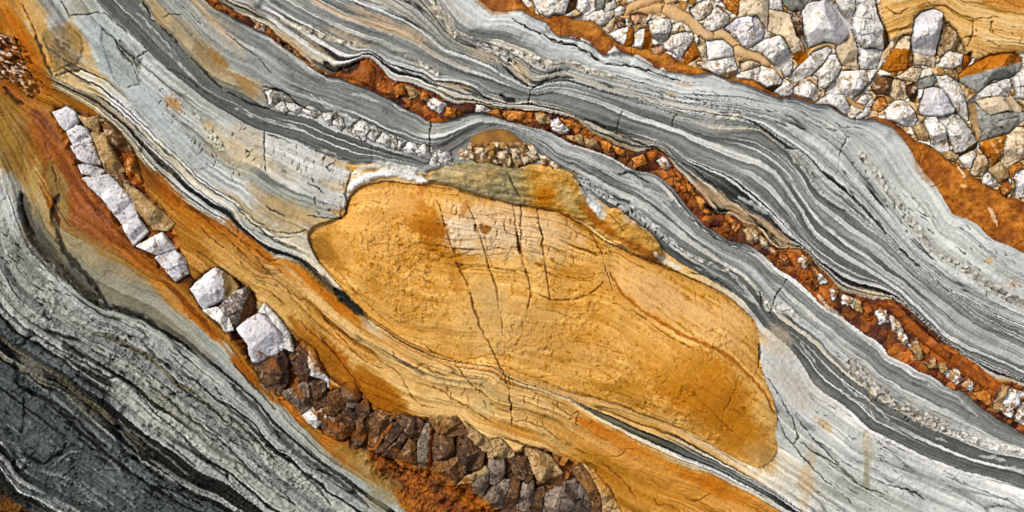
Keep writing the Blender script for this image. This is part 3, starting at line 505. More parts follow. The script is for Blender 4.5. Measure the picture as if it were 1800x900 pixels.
# pts | height | tone | label | options
RUBBLE = '''
938,0 951,20 964,26 973,21 993,21 1011,11 1015,-12 936,-12|24|W|white stone with a brown right flank at the top edge, leftmost of the rubble|flank=(990,30,1003,-14,'B',.5)
1018,2 1020,-12 1046,-12 1047,13 1033,22 1024,18 1016,10|16|W|small cream stone at the top edge just right of the leftmost rubble stone
1048,-10 1066,-10 1062,11 1049,13|12|G|tiny grey stone wedged at the top edge above the long pale slab
1063,8 1082,-4 1084,9 1066,16|12|L|thin pale chip at the top edge left of the tan ribbon
1009,29 1033,22 1060,14 1078,12 1081,20 1069,36 1056,40 1044,32 1024,29|20|W|long pale slab tapering left along the upper rim of the rust seam
1060,42 1078,29 1081,27 1080,45 1071,52|14|C|small cream wedge below the right end of the long pale slab
1082,15 1093,8 1100,11 1096,22 1083,24|14|W|small white stone touching the left end of the tan ribbon
1084,25 1098,33 1100,44 1091,45 1084,33|13|B|small brown stone under the left end of the tan ribbon
1111,25 1122,21 1138,24 1133,34 1116,36|10|P|small peach stone half sunk in the tan ribbon near its left end
1075,56 1093,48 1110,44 1114,52 1114,74 1102,78 1089,71|22|W|cream stone with an orange right side resting on the rust seam|flank=(1096,80,1104,42,'O',.35)
1113,75 1114,62 1127,50 1140,49 1146,70 1142,82 1128,82 1113,78|20|W|white stone split by an orange face, second one along the rust seam|flank=(1128,84,1133,47,'O',.3)
1115,42 1140,40 1141,48 1124,50 1116,55|12|T|flat tan stone above the white stone with the orange face
1143,36 1155,33 1178,32 1181,44 1174,67 1163,73 1153,64 1145,49|26|W|squarish white block below the tan ribbon, just left of the rounded white stone|flank=(1144,57,1181,56,'G',.5)
1169,72 1187,60 1205,55 1219,56 1221,67 1202,92 1196,102 1186,89 1171,82|26|W|rounded bright white stone with dark specks beside the squarish white block|tilt=(-.2,-.3)
1147,82 1167,76 1175,85 1163,92 1150,88|9|P|flat pinkish stone against the rust seam under the squarish white block
1222,72 1231,95 1209,109 1200,102|18|O|orange brown stone right of the rounded white stone
1215,12 1229,4 1248,-4 1253,7 1250,20 1233,31 1224,29|18|W|knobbly brown and white stone above the tan ribbon near the top edge|crust=.5
1231,34 1264,9 1273,18 1284,27 1282,38 1256,51 1244,47|20|W|rugged cream stone with deep grooves lying on the tan ribbon|fac=1.7
1272,-8 1302,-8 1298,22 1282,13|14|O|narrow orange tan stone at the top edge beside the big cream stone
1302,-10 1353,-10 1351,45 1342,35 1333,24 1300,25|24|C|big smooth cream stone at the top edge above the sharp white block|fac=.5
1278,47 1296,31 1331,24 1342,36 1347,51 1342,67 1316,82 1307,76 1298,60|34|Q|sharp edged white block below the big cream stone|flank=(1302,84,1350,62,'L',.6)
1233,64 1241,71 1244,103 1238,104 1229,84|14|C|narrow cream stone left of the smooth oblong stone
1242,71 1273,69 1289,84 1291,96 1267,100 1244,103|24|L|smooth oblong pale stone tucked under the bend of the tan ribbon|fac=.4,crust=.1
1229,109 1291,98 1298,120 1293,133 1282,136 1240,118|24|W|long white wedge lying on the rust seam below the oblong pale stone|flank=(1262,131,1301,117,'T',.5)
1304,109 1324,106 1338,111 1307,122|14|C|small cream stone under the lower bend of the tan ribbon
1296,133 1307,124 1337,117 1331,138|16|W|flat white stone left of the cracked white stone on the rust seam
1331,138 1342,116 1360,121 1377,140 1373,147 1360,157 1344,147|28|W|cracked white stone with a brown foot on the rust seam|flank=(1345,152,1379,143,'B',.8)
1318,83 1344,69 1373,62 1380,69 1395,96 1391,104 1371,118 1356,102 1342,89|30|W|large rough grey white stone between the sharp white block and the beige slab|fac=1.6,flank=(1357,108,1392,88,'L',.4)
1378,120 1393,107 1396,111 1391,129 1382,133|14|L|small pale splinter at the foot of the large rough grey white stone
1355,15 1391,22 1400,62 1413,73 1422,98 1409,109 1398,100 1391,84 1376,60 1354,51|22|C|long beige slab with an orange foot sloping down left of the biggest block|fac=.35,flank=(1393,90,1424,84,'O',.2)
1353,-8 1374,-8 1377,18 1356,14|16|L|small pale stone at the top edge left of the grey oval stone
1376,-10 1427,-10 1413,13 1396,16 1384,9|24|G|grey oval stone cut by the top edge left of the biggest block
1396,20 1410,16 1411,51 1422,78 1413,73 1400,44|18|B|narrow brown stone squeezed between the beige slab and the biggest block|crust=.5
1413,11 1431,2 1458,-4 1498,42 1496,58 1478,76 1469,73 1451,69 1424,80 1418,56 1412,27|44|L|biggest block of the rubble, smooth cream with a blue white right face|fac=.25,crust=.05,flank=(1470,72,1430,2,'Q',.35),tilt=(-.1,-.1)
1467,-10 1507,-10 1500,38 1489,27|22|L|pale stone at the top edge right of the biggest block
1391,133 1433,91 1458,81 1464,86 1449,109 1429,129 1400,142|24|L|long streaked slab pointing down left below the biggest block|fac=.8,tilt=(.2,-.4)
1433,127 1462,96 1471,96 1482,116 1469,138 1453,153 1444,149 1444,133|28|W|jagged white stone right of the long streaked slab|fac=1.4
1364,158 1382,138 1396,149 1393,164 1378,167|20|W|small three sided white stone on the thin part of the rust seam
1396,160 1409,144 1427,141 1447,160 1438,175 1427,171 1413,166|25|W|mottled white stone on the rust seam below the long streaked slab|fac=1.4
1440,178 1462,164 1487,167 1499,191 1489,198 1473,187 1458,179|24|L|wide pale stone on the rust seam with a rounded right end|flank=(1474,193,1487,166,'W',.25)
1456,162 1469,140 1484,124 1547,121 1536,142 1507,171 1500,167|24|W|broad ribbed white slab with a sharp grey right edge|fac=.9,flank=(1501,172,1548,122,'G',.8),tilt=(.1,-.3)
1473,84 1487,64 1500,52 1508,78 1510,115 1482,111|26|C|rounded beige stone between the biggest block and the tall pitted stone|fac=.3
1509,-8 1542,-8 1548,22 1560,56 1567,73 1556,84 1533,79 1524,81 1500,63 1504,27|38|L|tall pitted white stone with a brown right flank at the top edge|flank=(1557,90,1540,-8,'B',.7),fac=1.1
1512,82 1554,86 1551,100 1542,118 1520,120 1515,107|20|L|pale fluted stone directly under the tall pitted stone|fac=1.2
1500,80 1508,84 1514,124 1505,124 1499,112|14|C|narrow pale sliver left of the fluted stone
1555,118 1573,89 1591,62 1604,62 1598,89 1596,120 1567,123|28|C|orange wedge with a cream tip leaning on the white upright stone|crust=.25,flank=(1575,84,1604,86,'O',0)
1599,92 1606,80 1607,112 1599,116|14|O|thin orange splinter between the orange wedge and the white upright stone
1609,56 1612,31 1624,20 1644,14 1660,24 1659,40 1653,67 1651,95 1646,96 1609,89|44|Q|bright white upright stone standing before the ochre outcrop|flank=(1648,98,1657,18,'B',1.2),fac=.4,crust=.05,tilt=(-.05,-.2)
1609,90 1649,97 1646,116 1620,111 1608,113|22|C|cream foot stone directly under the white upright stone
1659,44 1669,39 1682,53 1696,78 1700,89 1673,84 1656,98 1656,67|26|T|rugged tan brown stone right of the white upright stone|fac=1.7,crust=.6
1653,111 1673,87 1696,96 1693,111 1678,118 1660,116|22|W|pinkish white angular stone below the rugged tan brown stone|fac=1.4
1696,100 1709,93 1711,104 1700,118|14|R|small reddish stone under the corner of the ochre outcrop
1691,131 1722,107 1744,97 1787,93 1799,102 1801,111 1796,122 1782,133 1749,138 1724,160 1693,142|34|G|dark grey slab with a bright orange upper rim at the right edge|flank=(1799,108,1691,137,'O',.0),fac=.5,crust=.1
1784,133 1800,120 1845,125 1845,170 1800,172 1791,169 1787,151|28|L|pale block cut by the right edge under the orange rimmed slab
1709,178 1736,153 1778,136 1782,151 1776,167 1736,167|18|L|low grey stone below the orange rimmed slab
1722,177 1780,166 1800,188 1800,194 1775,192 1747,200 1733,192|24|C|flat beige block near the right edge above the big grey stone|fac=.3,crust=.1
1702,181 1722,181 1747,203 1775,197 1806,196 1806,208 1776,232 1736,243 1724,246 1709,206|24|G|big grey stone with an orange stained left side near the right edge|fac=.6,flank=(1720,180,1730,248,'T',.2)
1651,134 1667,132 1687,144 1693,160 1706,200 1708,208 1704,210 1689,197 1669,166 1655,150|30|L|long grey mottled slab slanting between the split white stone and the big grey stone|fac=.7
1620,192 1631,157 1642,152 1656,157 1680,192 1678,197 1653,203 1622,199|34|Q|white stone with a single short dark crack, above the pale grey block|fac=.6,crust=.08
1560,192 1578,177 1591,176 1604,190 1616,210 1611,219 1596,220 1564,206|30|W|round knobbly white stone on the rust seam left of the pale grey block|fac=1.5
1651,203 1664,200 1689,199 1722,248 1720,257 1693,270 1684,266 1676,246 1664,223|36|L|pale grey block with a dark notch at its foot|flank=(1685,268,1724,246,'B',.7),fac=.8
1629,210 1642,200 1656,214 1673,257 1671,263 1658,264 1642,248 1633,223|28|W|narrow white slab leaning against the left side of the pale grey block
1609,223 1629,214 1638,232 1633,246 1620,243|18|T|small tan stone on the rust seam left of the narrow white slab
1660,266 1678,265 1689,272 1682,286 1669,277|14|T|small tan stone at the foot of the narrow white slab
1691,277 1713,264 1720,270 1711,283 1709,294 1700,292|22|W|small bright white stone with a rusty base below the pale grey block
1713,288 1722,270 1736,274 1740,292 1731,308 1718,308 1711,303|24|C|rust stained cream stone right of the small bright white stone|crust=.5
1727,247 1749,239 1772,237 1767,257 1764,274 1749,290 1740,274 1729,259|26|O|orange streaked angular stone below the big grey stone|fac=1.1
1764,274 1776,232 1789,223 1808,223 1806,274 1791,283 1778,293 1767,286|28|C|tall pinkish grey stone cut by the right edge|fac=.9
1742,297 1762,284 1778,294 1776,310 1764,321 1751,306|22|T|five sided tan stone near the lower end of the rubble|fac=.5
1729,314 1742,303 1760,323 1751,328 1733,321|16|W|flat rusty white stone on the rust seam, third from the right edge|crust=.5
1762,332 1776,314 1780,328 1773,346|18|R|pointed rusty stone on the rust seam, second from the right edge
1782,338 1786,316 1789,318 1789,344|10|T|very thin tan splinter between the last two stones on the rust seam
1790,346 1791,303 1800,298 1815,300 1815,345|22|Q|white stone cut by the right edge on top of the rust seam
1780,292 1798,286 1806,292 1804,300 1790,303 1783,312|16|O|small tan orange stone above the white stone at the right edge
1536,153 1547,133 1573,136 1567,149 1564,164 1544,162|24|B|dark brown stone under the orange wedge|crust=.3
1566,164 1569,144 1578,137 1594,142 1597,171 1582,175|20|C|cream knobbly stone right of the dark brown stone
1511,176 1524,164 1536,167 1524,182|14|W|small white stone under the right end of the ribbed slab
1538,189 1549,169 1558,171 1564,184 1551,193|16|O|small cream stone with an orange spot above the end of the tan ribbon|crust=.5
1509,207 1527,189 1540,189 1524,202|13|L|thin pale slab lying on the rust seam by the dark hollow
1582,133 1604,120 1624,120 1616,142 1596,138|18|C|cream stone below the foot of the white upright stone
1620,140 1644,133 1650,140 1638,151 1618,153|18|G|small grey stone above the stone with the single crack
1664,121 1682,120 1689,131 1687,142 1673,133|16|T|small tan stone left of the orange rimmed slab
1600,150 1612,146 1616,160 1612,176 1602,168|16|B|small brown stone in the gap left of the stone with the single crack
'''
for ln in RUBBLE.strip().split('\n'):
    f = ln.split('|'); o = eval('dict(%s)' % f[4]) if len(f) > 4 else {}
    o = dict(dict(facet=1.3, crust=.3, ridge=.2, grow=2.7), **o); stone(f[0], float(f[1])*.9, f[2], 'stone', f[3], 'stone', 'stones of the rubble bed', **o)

# --- broken blocks along the left vein
BL = '''
90,197 113,188 130,197 133,213 113,227 108,225|20|Q|topmost white quartz block of the left vein|fac=.6
113,230 127,217 150,227 157,247 127,255|20|Q|white quartz block second from the top of the left vein|fac=.6
122,257 157,252 173,287 147,285 133,277|20|Q|white quartz block third from the top, with a brown right side|fac=.9
135,290 157,290 178,300 165,308 140,302|12|Q|small white chip above the longest white block|fac=.8
142,314 187,307 223,343 237,377 213,393 180,350|24|Q|longest white quartz block, halfway down the left vein|fac=.35,crust=.15
214,395 238,379 257,407 233,431|23|Q|square white quartz block directly below the longest one|fac=.35,crust=.12
240,433 268,417 276,436 272,447|18|W|small pale block below the square white quartz block|fac=.5
269,416 283,410 305,437 277,447|24|Q|small flat white quartz block above the rounded one|fac=.4
272,453 303,438 323,457 327,480 307,493 283,467|26|Q|white quartz block with a rounded lower right corner and a crack|fac=.6
335,508 350,492 377,473 402,487 415,505 398,522 357,542 348,530|34|Q|large white quartz block with a brown upper right rim|flank=(396,528,388,474,'T',.35),fac=.4,crust=.18,tilt=(-.1,-.2)
357,546 381,542 400,560 407,580 397,584 385,568|20|W|narrow white sliver under the large white quartz block|fac=.7
383,541 412,512 432,506 441,530 440,550 408,581 402,560|30|S|grey brown block between the two largest white blocks|fac=1.1,flank=(420,560,436,510,'B',.4)
413,578 450,553 463,556 490,583 496,612 450,637 440,637 436,604|38|Q|largest and brightest white quartz block, squarish with crisp edges|fac=.3,crust=.1,tilt=(-.12,-.18),flank=(420,584,444,640,'B',.8)
455,548 462,535 485,560 505,588 512,618 498,612 492,583 470,553|22|L|pale sliver along the right side of the brightest white block|fac=.7
'''
BR = '''
545,668 566,676 566,712 556,716 552,700|14|D|small dark chip right of the long brown block with the white rim|fac=1.2
566,700 590,690 600,716 584,728 570,722|20|B|rough brown block left of the rounded grey knob|fac=1.3
644,740 662,726 690,735 672,752 650,784|16|B|brown stone behind the slanting blades|fac=1.2
693,732 726,738 740,748 730,772 716,764|18|D|dark stone above the pointed brown block|fac=1.2
757,738 800,738 818,760 796,764 770,758|18|B|brown stone above the block with the orange spot|fac=1.2
818,748 850,772 862,792 850,790 824,764|16|T|tan brown stone above the wide brown rough block|fac=1.2
854,780 880,776 900,800 880,802 860,800|18|T|pale tan crumbly stone above the dark grey block|fac=1.6
896,806 920,806 934,840 925,846 905,832|18|D|dark stone left of the big peach brown block|fac=1.3
447,642 493,614 500,633 500,670 487,692 467,680 457,660|20|D|dark brown flat block directly under the brightest white block|fac=.5
507,630 530,607 545,620 552,640 567,660 570,677 550,710 547,670 527,667|24|D|long brown block with a white right rim|fac=.8,flank=(552,712,536,606,'L',.2)
497,693 543,672 557,703 523,728 513,710|20|S|grey and brown streaked block above the first rusty gap|fac=1.2
527,730 567,713 567,733 553,750 540,740|16|L|small grey white block beside the rust crust|fac=1.2
596,702 604,684 620,680 628,697 617,717 603,713|22|S|rounded grey knob with a pale rim|fac=.4
567,743 607,720 620,733 617,760 597,773 570,760|24|D|glossy brown block with a grey white upper face|fac=1.1
627,717 640,707 647,733 633,777 620,787 622,747|22|D|upright brown block with a curved white edge|fac=1
'''
SL = '''
646,790 678,744 686,748 654,792|14|R|first thin slanting brown blade from the left in the dark hollow|fac=.6
655,795 690,750 716,744 694,770 668,796|18|D|second slanting brown blade, wider and dark topped|fac=.9
674,801 706,770 720,748 722,762 700,790 690,806|18|D|third slanting brown blade, with a thin white rim|fac=.9
693,807 710,777 727,777 730,827 710,820|20|B|brown pointed block in front of the dark slot|fac=.9
733,825 743,752 757,746 753,827 745,838|26|S|white edged upright blade in the middle of the brown blocks|fac=1.1,flank=(748,840,755,744,'R',.7)
760,805 766,766 785,760 793,768 797,800 780,808|24|D|brown block with an orange spot right of the white edged blade|fac=.9
762,850 763,813 780,804 803,804 812,835 798,852|24|B|stout pinkish brown block below the one with the orange spot|fac=.8
803,807 806,776 820,765 850,787 843,820 818,832|24|D|wide brown rough block right of the stout pinkish one|fac=1.2
796,840 830,838 850,822 852,829 826,846 800,850|12|T|thin curved tan plate under the wide brown rough block|fac=.3
836,868 830,848 848,836 857,826 856,850 845,874|18|S|small pale grey splinter beside the orange corner rock|fac=1.5
857,845 862,800 878,797 884,818 880,842 868,850|24|S|dark grey block with a white cracked face|fac=1.3
847,888 880,843 893,847 878,893 860,899|22|S|sloping grey block below the one with the cracked face|fac=1.1
884,905 897,835 911,833 909,870 900,912|22|D|tall narrow brown block at the bottom edge, second from the sloping grey one|fac=.8
911,893 923,845 936,847 936,876 926,897|20|S|knobbly grey block at the bottom edge beside the tall narrow one|fac=1.4
907,915 910,898 930,900 930,915|14|B|small brown block cut by the bottom edge|fac=.8
934,905 943,863 955,860 953,880 948,915|18|D|thin dark block left of the large grey boulder at the bottom edge|fac=.9
923,790 943,796 967,807 990,838 987,853 967,850 950,846 933,817|30|T|big peach brown block overhanging the dark hollow|fac=.7,crust=.35,flank=(950,850,990,832,'B',.5)
956,893 962,872 985,855 1010,849 1030,875 1036,905 1030,920 958,920|36|S|large glossy grey boulder at the bottom edge|fac=1.2
1010,829 1024,826 1040,847 1052,872 1055,905 1044,905 1030,870|20|B|long brown splinter right of the large grey boulder|fac=.8
1028,824 1045,832 1075,872 1090,905 1060,905 1054,870|16|T|streaked tan splinter at the right end of the brown blocks|fac=1
'''
TN = '''
133,200 150,207 170,203 171,233 147,220|16|T|tan stone right of the topmost white quartz block|fac=.8
157,233 180,233 207,287 215,300 190,312 178,283|20|T|long tan brown slab right of the third white block|fac=.6
173,207 186,212 227,260 216,267 187,247|18|B|brown slab above the long tan brown one|fac=.8
213,270 228,262 236,290 246,320 228,322 218,298|14|R|rust brown stone below the brown slab|fac=.9
213,318 240,335 287,377 304,393 293,405 268,403 240,373|20|T|smooth tan slab right of the longest white quartz block|fac=.4
180,312 208,300 236,340 230,345|14|B|thin brown sliver between the longest white block and the tan slab|fac=.6
'''
BASE = np.where(ID == ID_RUB, BASE, big*14)
def batch(txt, name, cat, group, sink=0, mat='rock', k=.9, grow=1.8, rusty=None, shard=False):
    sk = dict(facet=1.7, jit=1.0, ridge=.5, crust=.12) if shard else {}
    for ln in txt.strip().split('\n'):
        f = ln.split('|'); o = eval('dict(%s)' % f[4]) if len(f) > 4 else {}
        stone(f[0], float(f[1])*k, f[2], name, f[3], cat, group, sink=sink, mat=mat, grow=grow, rusty=rusty, **dict(sk, **o))
# trench the broken blocks sit in
def trench(pts, deep, c, ragg=.8, only=True):
    w_, ins, d = poly_mask(P(pts), 1.0, smooth=2); m = ss(-4, 9, d)
    H[w_] -= deep*m; C[w_] += (col(c)+(mid[w_]*16+fine[w_]*12)[..., None]-C[w_])*(m*.85)[..., None]
    W_ = W1; H[w_] += m*((W_[4][w_]-.5)*12+(W_[2]*(W_[4]-.5)+W_[3]*(W_[5]-.5))[w_]*22); C[w_] += ((W_[5][w_]-.5)*60*m)[..., None]*np.array([1., .8, .6]); ID[w_][ins] = ID_LF
trench('78,184 110,182 140,192 185,205 232,262 250,325 305,392 312,430 330,470 322,498 300,498 235,440 170,360 135,310 105,250', 4, (152, 76, 16))
trench('328,500 375,465 415,490 445,510 452,550 470,535 512,590 545,600 575,660 580,690 620,676 650,700 655,740 700,735 760,738 800,735 850,770 890,800 930,785 985,800 1040,825 1100,905 1100,940 880,940 830,890 780,850 720,835 650,800 600,780 540,745 480,700 440,650 400,590 350,545', 10, (120, 62, 20))
trench('690,760 740,745 742,820 725,822', 8, (70, 44, 30)); trench('890,800 925,812 955,855 958,880 920,850', 12, (60, 44, 34))
trench('660,770 690,752 700,760 668,792', 8, (70, 44, 30)); trench('436,572 462,540 470,552 448,585 420,585', 10, (84, 52, 32))
batch(BL, 'quartz_block', 'quartz block', 'white blocks of the left vein', 1, k=.66, grow=2.6)
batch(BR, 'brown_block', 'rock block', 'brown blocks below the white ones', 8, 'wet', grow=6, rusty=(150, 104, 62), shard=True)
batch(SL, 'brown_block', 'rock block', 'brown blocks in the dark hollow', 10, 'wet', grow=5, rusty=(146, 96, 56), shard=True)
batch(TN, 'tan_slab', 'rock slab', 'tan slabs beside the white blocks', 2)
# loose flakes at the left edge
ID_FL = reg('flake_cluster', 'patch of small white and rusty flakes at the upper left edge', 'flake patch')
WF = worley(A/8+jx/9, (B+jy)/3.6, 341); W2f = WF
def flc(w_, d): return np.where((WF[5][w_] > .66)[..., None], col((206, 180, 152)), np.where((WF[5][w_] > .3)[..., None], col((150, 84, 44)), col((110, 62, 34))))+(fine[w_]*12)[..., None]
surface(P('-30,40 10,62 30,66 48,95 58,130 72,150 62,168 48,172 28,150 -5,135 -30,130'), ID_FL, lambda w_, d: big[w_]*14-4+(WF[4][w_]-.5)*10+(WF[2]*(WF[4]-.5)+WF[3]*(WF[5]-.5))[w_]*12+fine[w_], flc, jit=1.4)

# --- lumps of the middle vein (parts of it)
LM = '''447,30 463,37 463,55 450,47|W
477,57 490,53 500,67 513,87 493,80|R
515,87 527,85 533,100 523,102|O
497,76 509,86 512,96 500,92|B
540,99 560,110 573,130 557,122|O
630,113 643,108 653,130 637,137|T
693,147 707,143 710,163 697,167|O
713,143 730,147 740,167 717,170|P
736,158 750,166 752,180 740,176|O
750,180 770,168 783,187 770,200|W
783,190 800,190 800,207 780,203|O
837,192 843,180 863,193 850,200|W
860,196 876,192 882,206 868,206|O
884,199 910,190 933,197 933,213 900,210|O
940,197 957,200 967,213 947,217|P
970,213 983,208 997,227 987,237 973,230|Q
989,200 1013,203 1027,220 1013,233 998,220|O
997,239 1023,237 1027,253 1007,250|P
1030,243 1050,243 1053,260 1033,257|P
1057,247 1067,240 1077,257 1067,267|O
1080,257 1097,257 1100,277 1083,270|O
1113,277 1130,270 1137,287 1120,290|O
1138,270 1152,262 1160,276 1146,284|R
1157,283 1170,277 1183,290 1170,299|W
1186,296 1198,304 1204,324 1192,314|O
1206,316 1218,326 1226,344 1212,336|O
1226,346 1240,352 1248,374 1236,368|O
1280,377 1293,375 1303,397 1297,410 1283,390|O
1310,403 1323,395 1337,407 1333,427 1323,428|P
1338,413 1350,417 1352,435 1341,437|T
1352,432 1367,437 1370,457 1357,450|R
1372,446 1386,450 1392,468 1378,464|R
1403,475 1417,472 1433,487 1440,507 1427,512 1410,499|R
1407,457 1417,447 1430,460 1413,469|W
1433,473 1447,473 1453,497 1443,500|W
1460,507 1473,513 1467,525|W
1483,520 1498,517 1500,540 1483,533|W
1504,524 1516,530 1518,552 1506,544|P
1520,540 1534,540 1540,560 1526,560|R
1543,550 1560,547 1563,567 1550,570|W
1567,557 1583,567 1590,587 1575,583|W
1597,610 1613,600 1623,628 1610,630|P
1583,588 1594,590 1600,608 1588,606|W
1623,637 1643,632 1650,647 1633,643|P
1652,640 1664,642 1668,658 1656,654|P
1663,657 1683,650 1693,667 1683,677|W
1693,683 1703,663 1713,677 1710,693|W
1713,693 1737,687 1747,707 1740,725 1723,713|O
1747,723 1767,680 1777,673 1775,687 1763,717|T
1769,700 1780,681 1804,680 1806,700 1783,723 1766,728|S
1787,734 1802,712 1815,712 1815,747 1790,744|S
1768,731 1782,729 1786,740 1772,738|L'''
for ln in LM.split('\n'):
    p_, t_ = ln.split('|'); pale = t_ in 'WQLS'
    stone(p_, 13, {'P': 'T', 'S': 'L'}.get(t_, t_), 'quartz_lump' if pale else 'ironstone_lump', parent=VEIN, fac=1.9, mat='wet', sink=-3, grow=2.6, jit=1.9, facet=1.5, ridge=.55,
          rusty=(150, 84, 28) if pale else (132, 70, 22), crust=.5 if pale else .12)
stone('586,134 600,124 642,99 652,102 672,124 692,146 688,160 664,166 640,152 612,143', 15, 'R', 'ironstone_block', parent=VEIN, fac=.5, mat='wet', sink=-2, tilt=(0, -.4), flank=(652, 103, 668, 168, 'R', 0))
stone('1540,530 1570,524 1600,541 1640,571 1665,602 1695,627 1720,642 1738,660 1735,680 1700,655 1660,630 1620,600 1590,565', 14, 'R', 'ironstone_block', parent=VEIN, fac=.25, mat='wet', sink=-2, crust=-.2)

# --- row of white knobs under the middle vein
KNOB = reg('knob_row', 'row of small white quartz knobs left of the brown dome, between two dark grey bands', 'quartz row', parent='EMPTY')
for s_ in ('467,160 480,155 497,170 480,185 470,180', '484,186 496,178 506,190 500,196', '503,180 527,187 528,198 510,192', '532,193 543,188 558,200 553,208', '568,200 587,197 590,210 577,217', '583,213 597,208 605,220 600,228',
           '613,227 633,210 647,227 640,247', '647,240 657,227 667,233 657,247', '663,247 673,233 685,243 680,257', '687,257 690,242 698,247 697,260', '700,260 703,245 712,250 711,262', '708,263 717,250 730,253 733,270', '733,267 743,255 758,263 753,280 737,273', '757,287 770,267 790,270 797,285'):
    stone(s_, 15, 'L', 'quartz_knob', parent=KNOB, rusty=(126, 118, 100), crust=.42, fac=1.5, sink=2, grow=3.2, jit=1.5)
for s_ in ('930,252 944,262 952,276 940,278', '950,270 964,276 972,288 958,290', '968,284 980,288 986,296 974,298', '894,262 908,258 916,272 902,280', '872,268 888,266 892,284 876,284', '830,262 850,258 858,276 842,282', '914,272 930,268 936,282 922,286', '806,268 824,266 828,278 808,280'):
    stone(s_, 11, 'C', 'splinter', parent=DOME_E, fac=1.6, sink=-4, jit=1.6, grow=2.5, facet=1.4, rusty=(140, 90, 46), crust=.45)
# ------------------------------------------------------------------ hand-placed strokes: streaks, lenses, joints
def S_(c, wd, dh, a, *lst):
    for s_ in lst: stroke(P(s_), wd*(.72 if c == 'w' and wd > 4 else 1), (202, 203, 197) if c == 'w' else c, a*(.85 if c == 'w' else .9), dh)
# white streaks and lenses
S_('w', 7, 2, .9, '618,163 640,168 664,176', '690,182 700,190 712,194', '1095,312 1110,318 1125,330 1130,336', '1128,336 1150,340 1170,352 1182,362', '1112,362 1130,362 1146,374', '1322,404 1340,424 1362,444')
S_('w', 9, 2, .9, '1095,303 1112,308 1128,322 1130,332', '1130,330 1160,338 1185,352', '1300,345 1330,360 1352,376', '1440,520 1460,540 1480,560 1497,574', '1727,805 1750,806 1775,812', '1762,826 1780,822 1800,828 1830,838')
S_('w', 5, 1, .85, '1180,388 1215,420 1250,446 1300,490 1336,540', '1225,470 1260,482 1300,510 1330,535', '1408,602 1420,616 1438,638', '1478,684 1490,694 1500,702', '1500,700 1530,724 1545,742 1580,756 1600,765 1630,778', '1530,708 1546,722 1566,738', '1648,772 1668,778', '1320,352 1345,366 1380,388 1410,420 1428,440',
   '1540,600 1565,630 1590,646 1620,668 1650,684', '1650,684 1680,694 1700,712 1724,736', '1480,668 1500,690 1520,700', '545,166 575,190 610,206 650,222 690,240 740,252', '560,172 590,194 620,212', '410,190 430,200 460,212', '480,236 520,250 560,262 600,276', '560,262 600,284 650,288', '455,205 500,216 540,232')
S_('w', 6, 1, .8, '455,60 480,74 510,98 540,122 575,138', '1010,262 1040,280 1070,296 1100,300', '960,240 990,262 1020,274', '820,214 850,206 880,212', '760,236 800,232 830,216', '1630,728 1660,746 1690,750', '1520,640 1560,668 1600,700 1640,722', '1285,480 1320,520 1338,544')
S_('w', 8, 2, .85, '1560,700 1590,716 1620,726 1650,742 1700,760 1760,790 1800,798', '1010,316 1040,330 1070,350 1110,372 1150,402 1200,440', '1440,585 1465,604 1500,640 1540,676')
S_('w', 3.5, 1, .8, '235,20 262,45 285,70 310,96', '240,5 270,32', '170,10 200,45 222,56', '290,88 320,118 345,142', '410,12 430,26 448,38', '480,48 510,70 540,100 560,118')
S_('k', 4, -5, .8, '1315,208 1340,222 1365,240 1385,256 1400,262', '1448,300 1470,320 1490,336', '1500,345 1525,372 1545,392 1562,412', '1585,436 1600,452 1620,470', '930,150 915,142 895,125 880,108', '935,154 960,142 985,134 1010,138')
S_('k', 9, -7, .85, '597,118 612,116 632,105 618,122 602,126', '568,110 585,122 602,118', '1240,360 1262,372 1282,372', '880,165 896,176 908,178')
S_('k', 3, -5, .75, '655,90 690,122 720,132 745,144 770,152', '700,118 740,140 775,148', '800,145 840,168 870,176', '1010,202 1060,222 1110,245 1160,262 1195,285', '1200,285 1230,305 1262,330 1300,360 1340,396 1370,430', '1290,372 1330,392 1380,428 1410,436', '1500,505 1550,510 1580,530 1615,568 1660,612', '380,-5 410,18 440,34', '1090,305 1110,300 1130,310 1145,325', '1010,300 1040,322 1080,346 1115,358 1112,376',
   '1210,480 1250,486 1290,510', '1200,365 1225,390 1240,402 1262,420 1300,432 1330,445', '262,28 300,62 325,95 372,140 388,154', '245,0 262,26', '400,160 432,180 475,190', '460,150 500,160 530,190 565,198')
# stains and other lighter or darker colour patches
patch(60, 40, 30, 90, -28, (206, 160, 92), .8); patch(20, 20, 20, 60, -25, (196, 132, 62), .8); patch(45, 95, 20, 70, -30, (196, 112, 34), .85); patch(72, 110, 10, 60, -28, (150, 140, 112), .6)
patch(130, 72, 34, 20, 30, (196, 156, 98), .6); patch(140, 75, 12, 50, -32, (212, 160, 84), .7); patch(160, 115, 10, 40, -35, (216, 168, 98), .6)
patch(110, 135, 40, 10, 20, (214, 188, 138), .7)
patch(20, 240, 40, 90, -5, (162, 118, 62), .85); patch(60, 230, 26, 90, -5, (178, 112, 50), .8); patch(90, 260, 26, 80, -22, (176, 88, 26), .9); patch(10, 170, 26, 50, -20, (172, 90, 28), .8)
patch(135, 350, 30, 80, -36, (158, 72, 20), .95, .35); patch(185, 410, 24, 50, -45, (176, 92, 26), .85); patch(240, 458, 46, 12, 40, (190, 108, 34), .85); patch(105, 340, 20, 50, -20, (166, 84, 28), .8)
patch(55, 330, 14, 70, 8, (178, 150, 96), .8); patch(70, 300, 14, 50, -10, (188, 148, 86), .6)
patch(290, 520, 60, 12, 45, (200, 122, 44), .8, .3); patch(350, 565, 60, 9, 45, (190, 106, 34), .9, .3); patch(425, 650, 50, 9, 50, (184, 98, 30), .9, .3); patch(510, 722, 50, 11, 42, (196, 110, 32), .9, .3); patch(590, 790, 60, 14, 38, (192, 112, 38), .85)
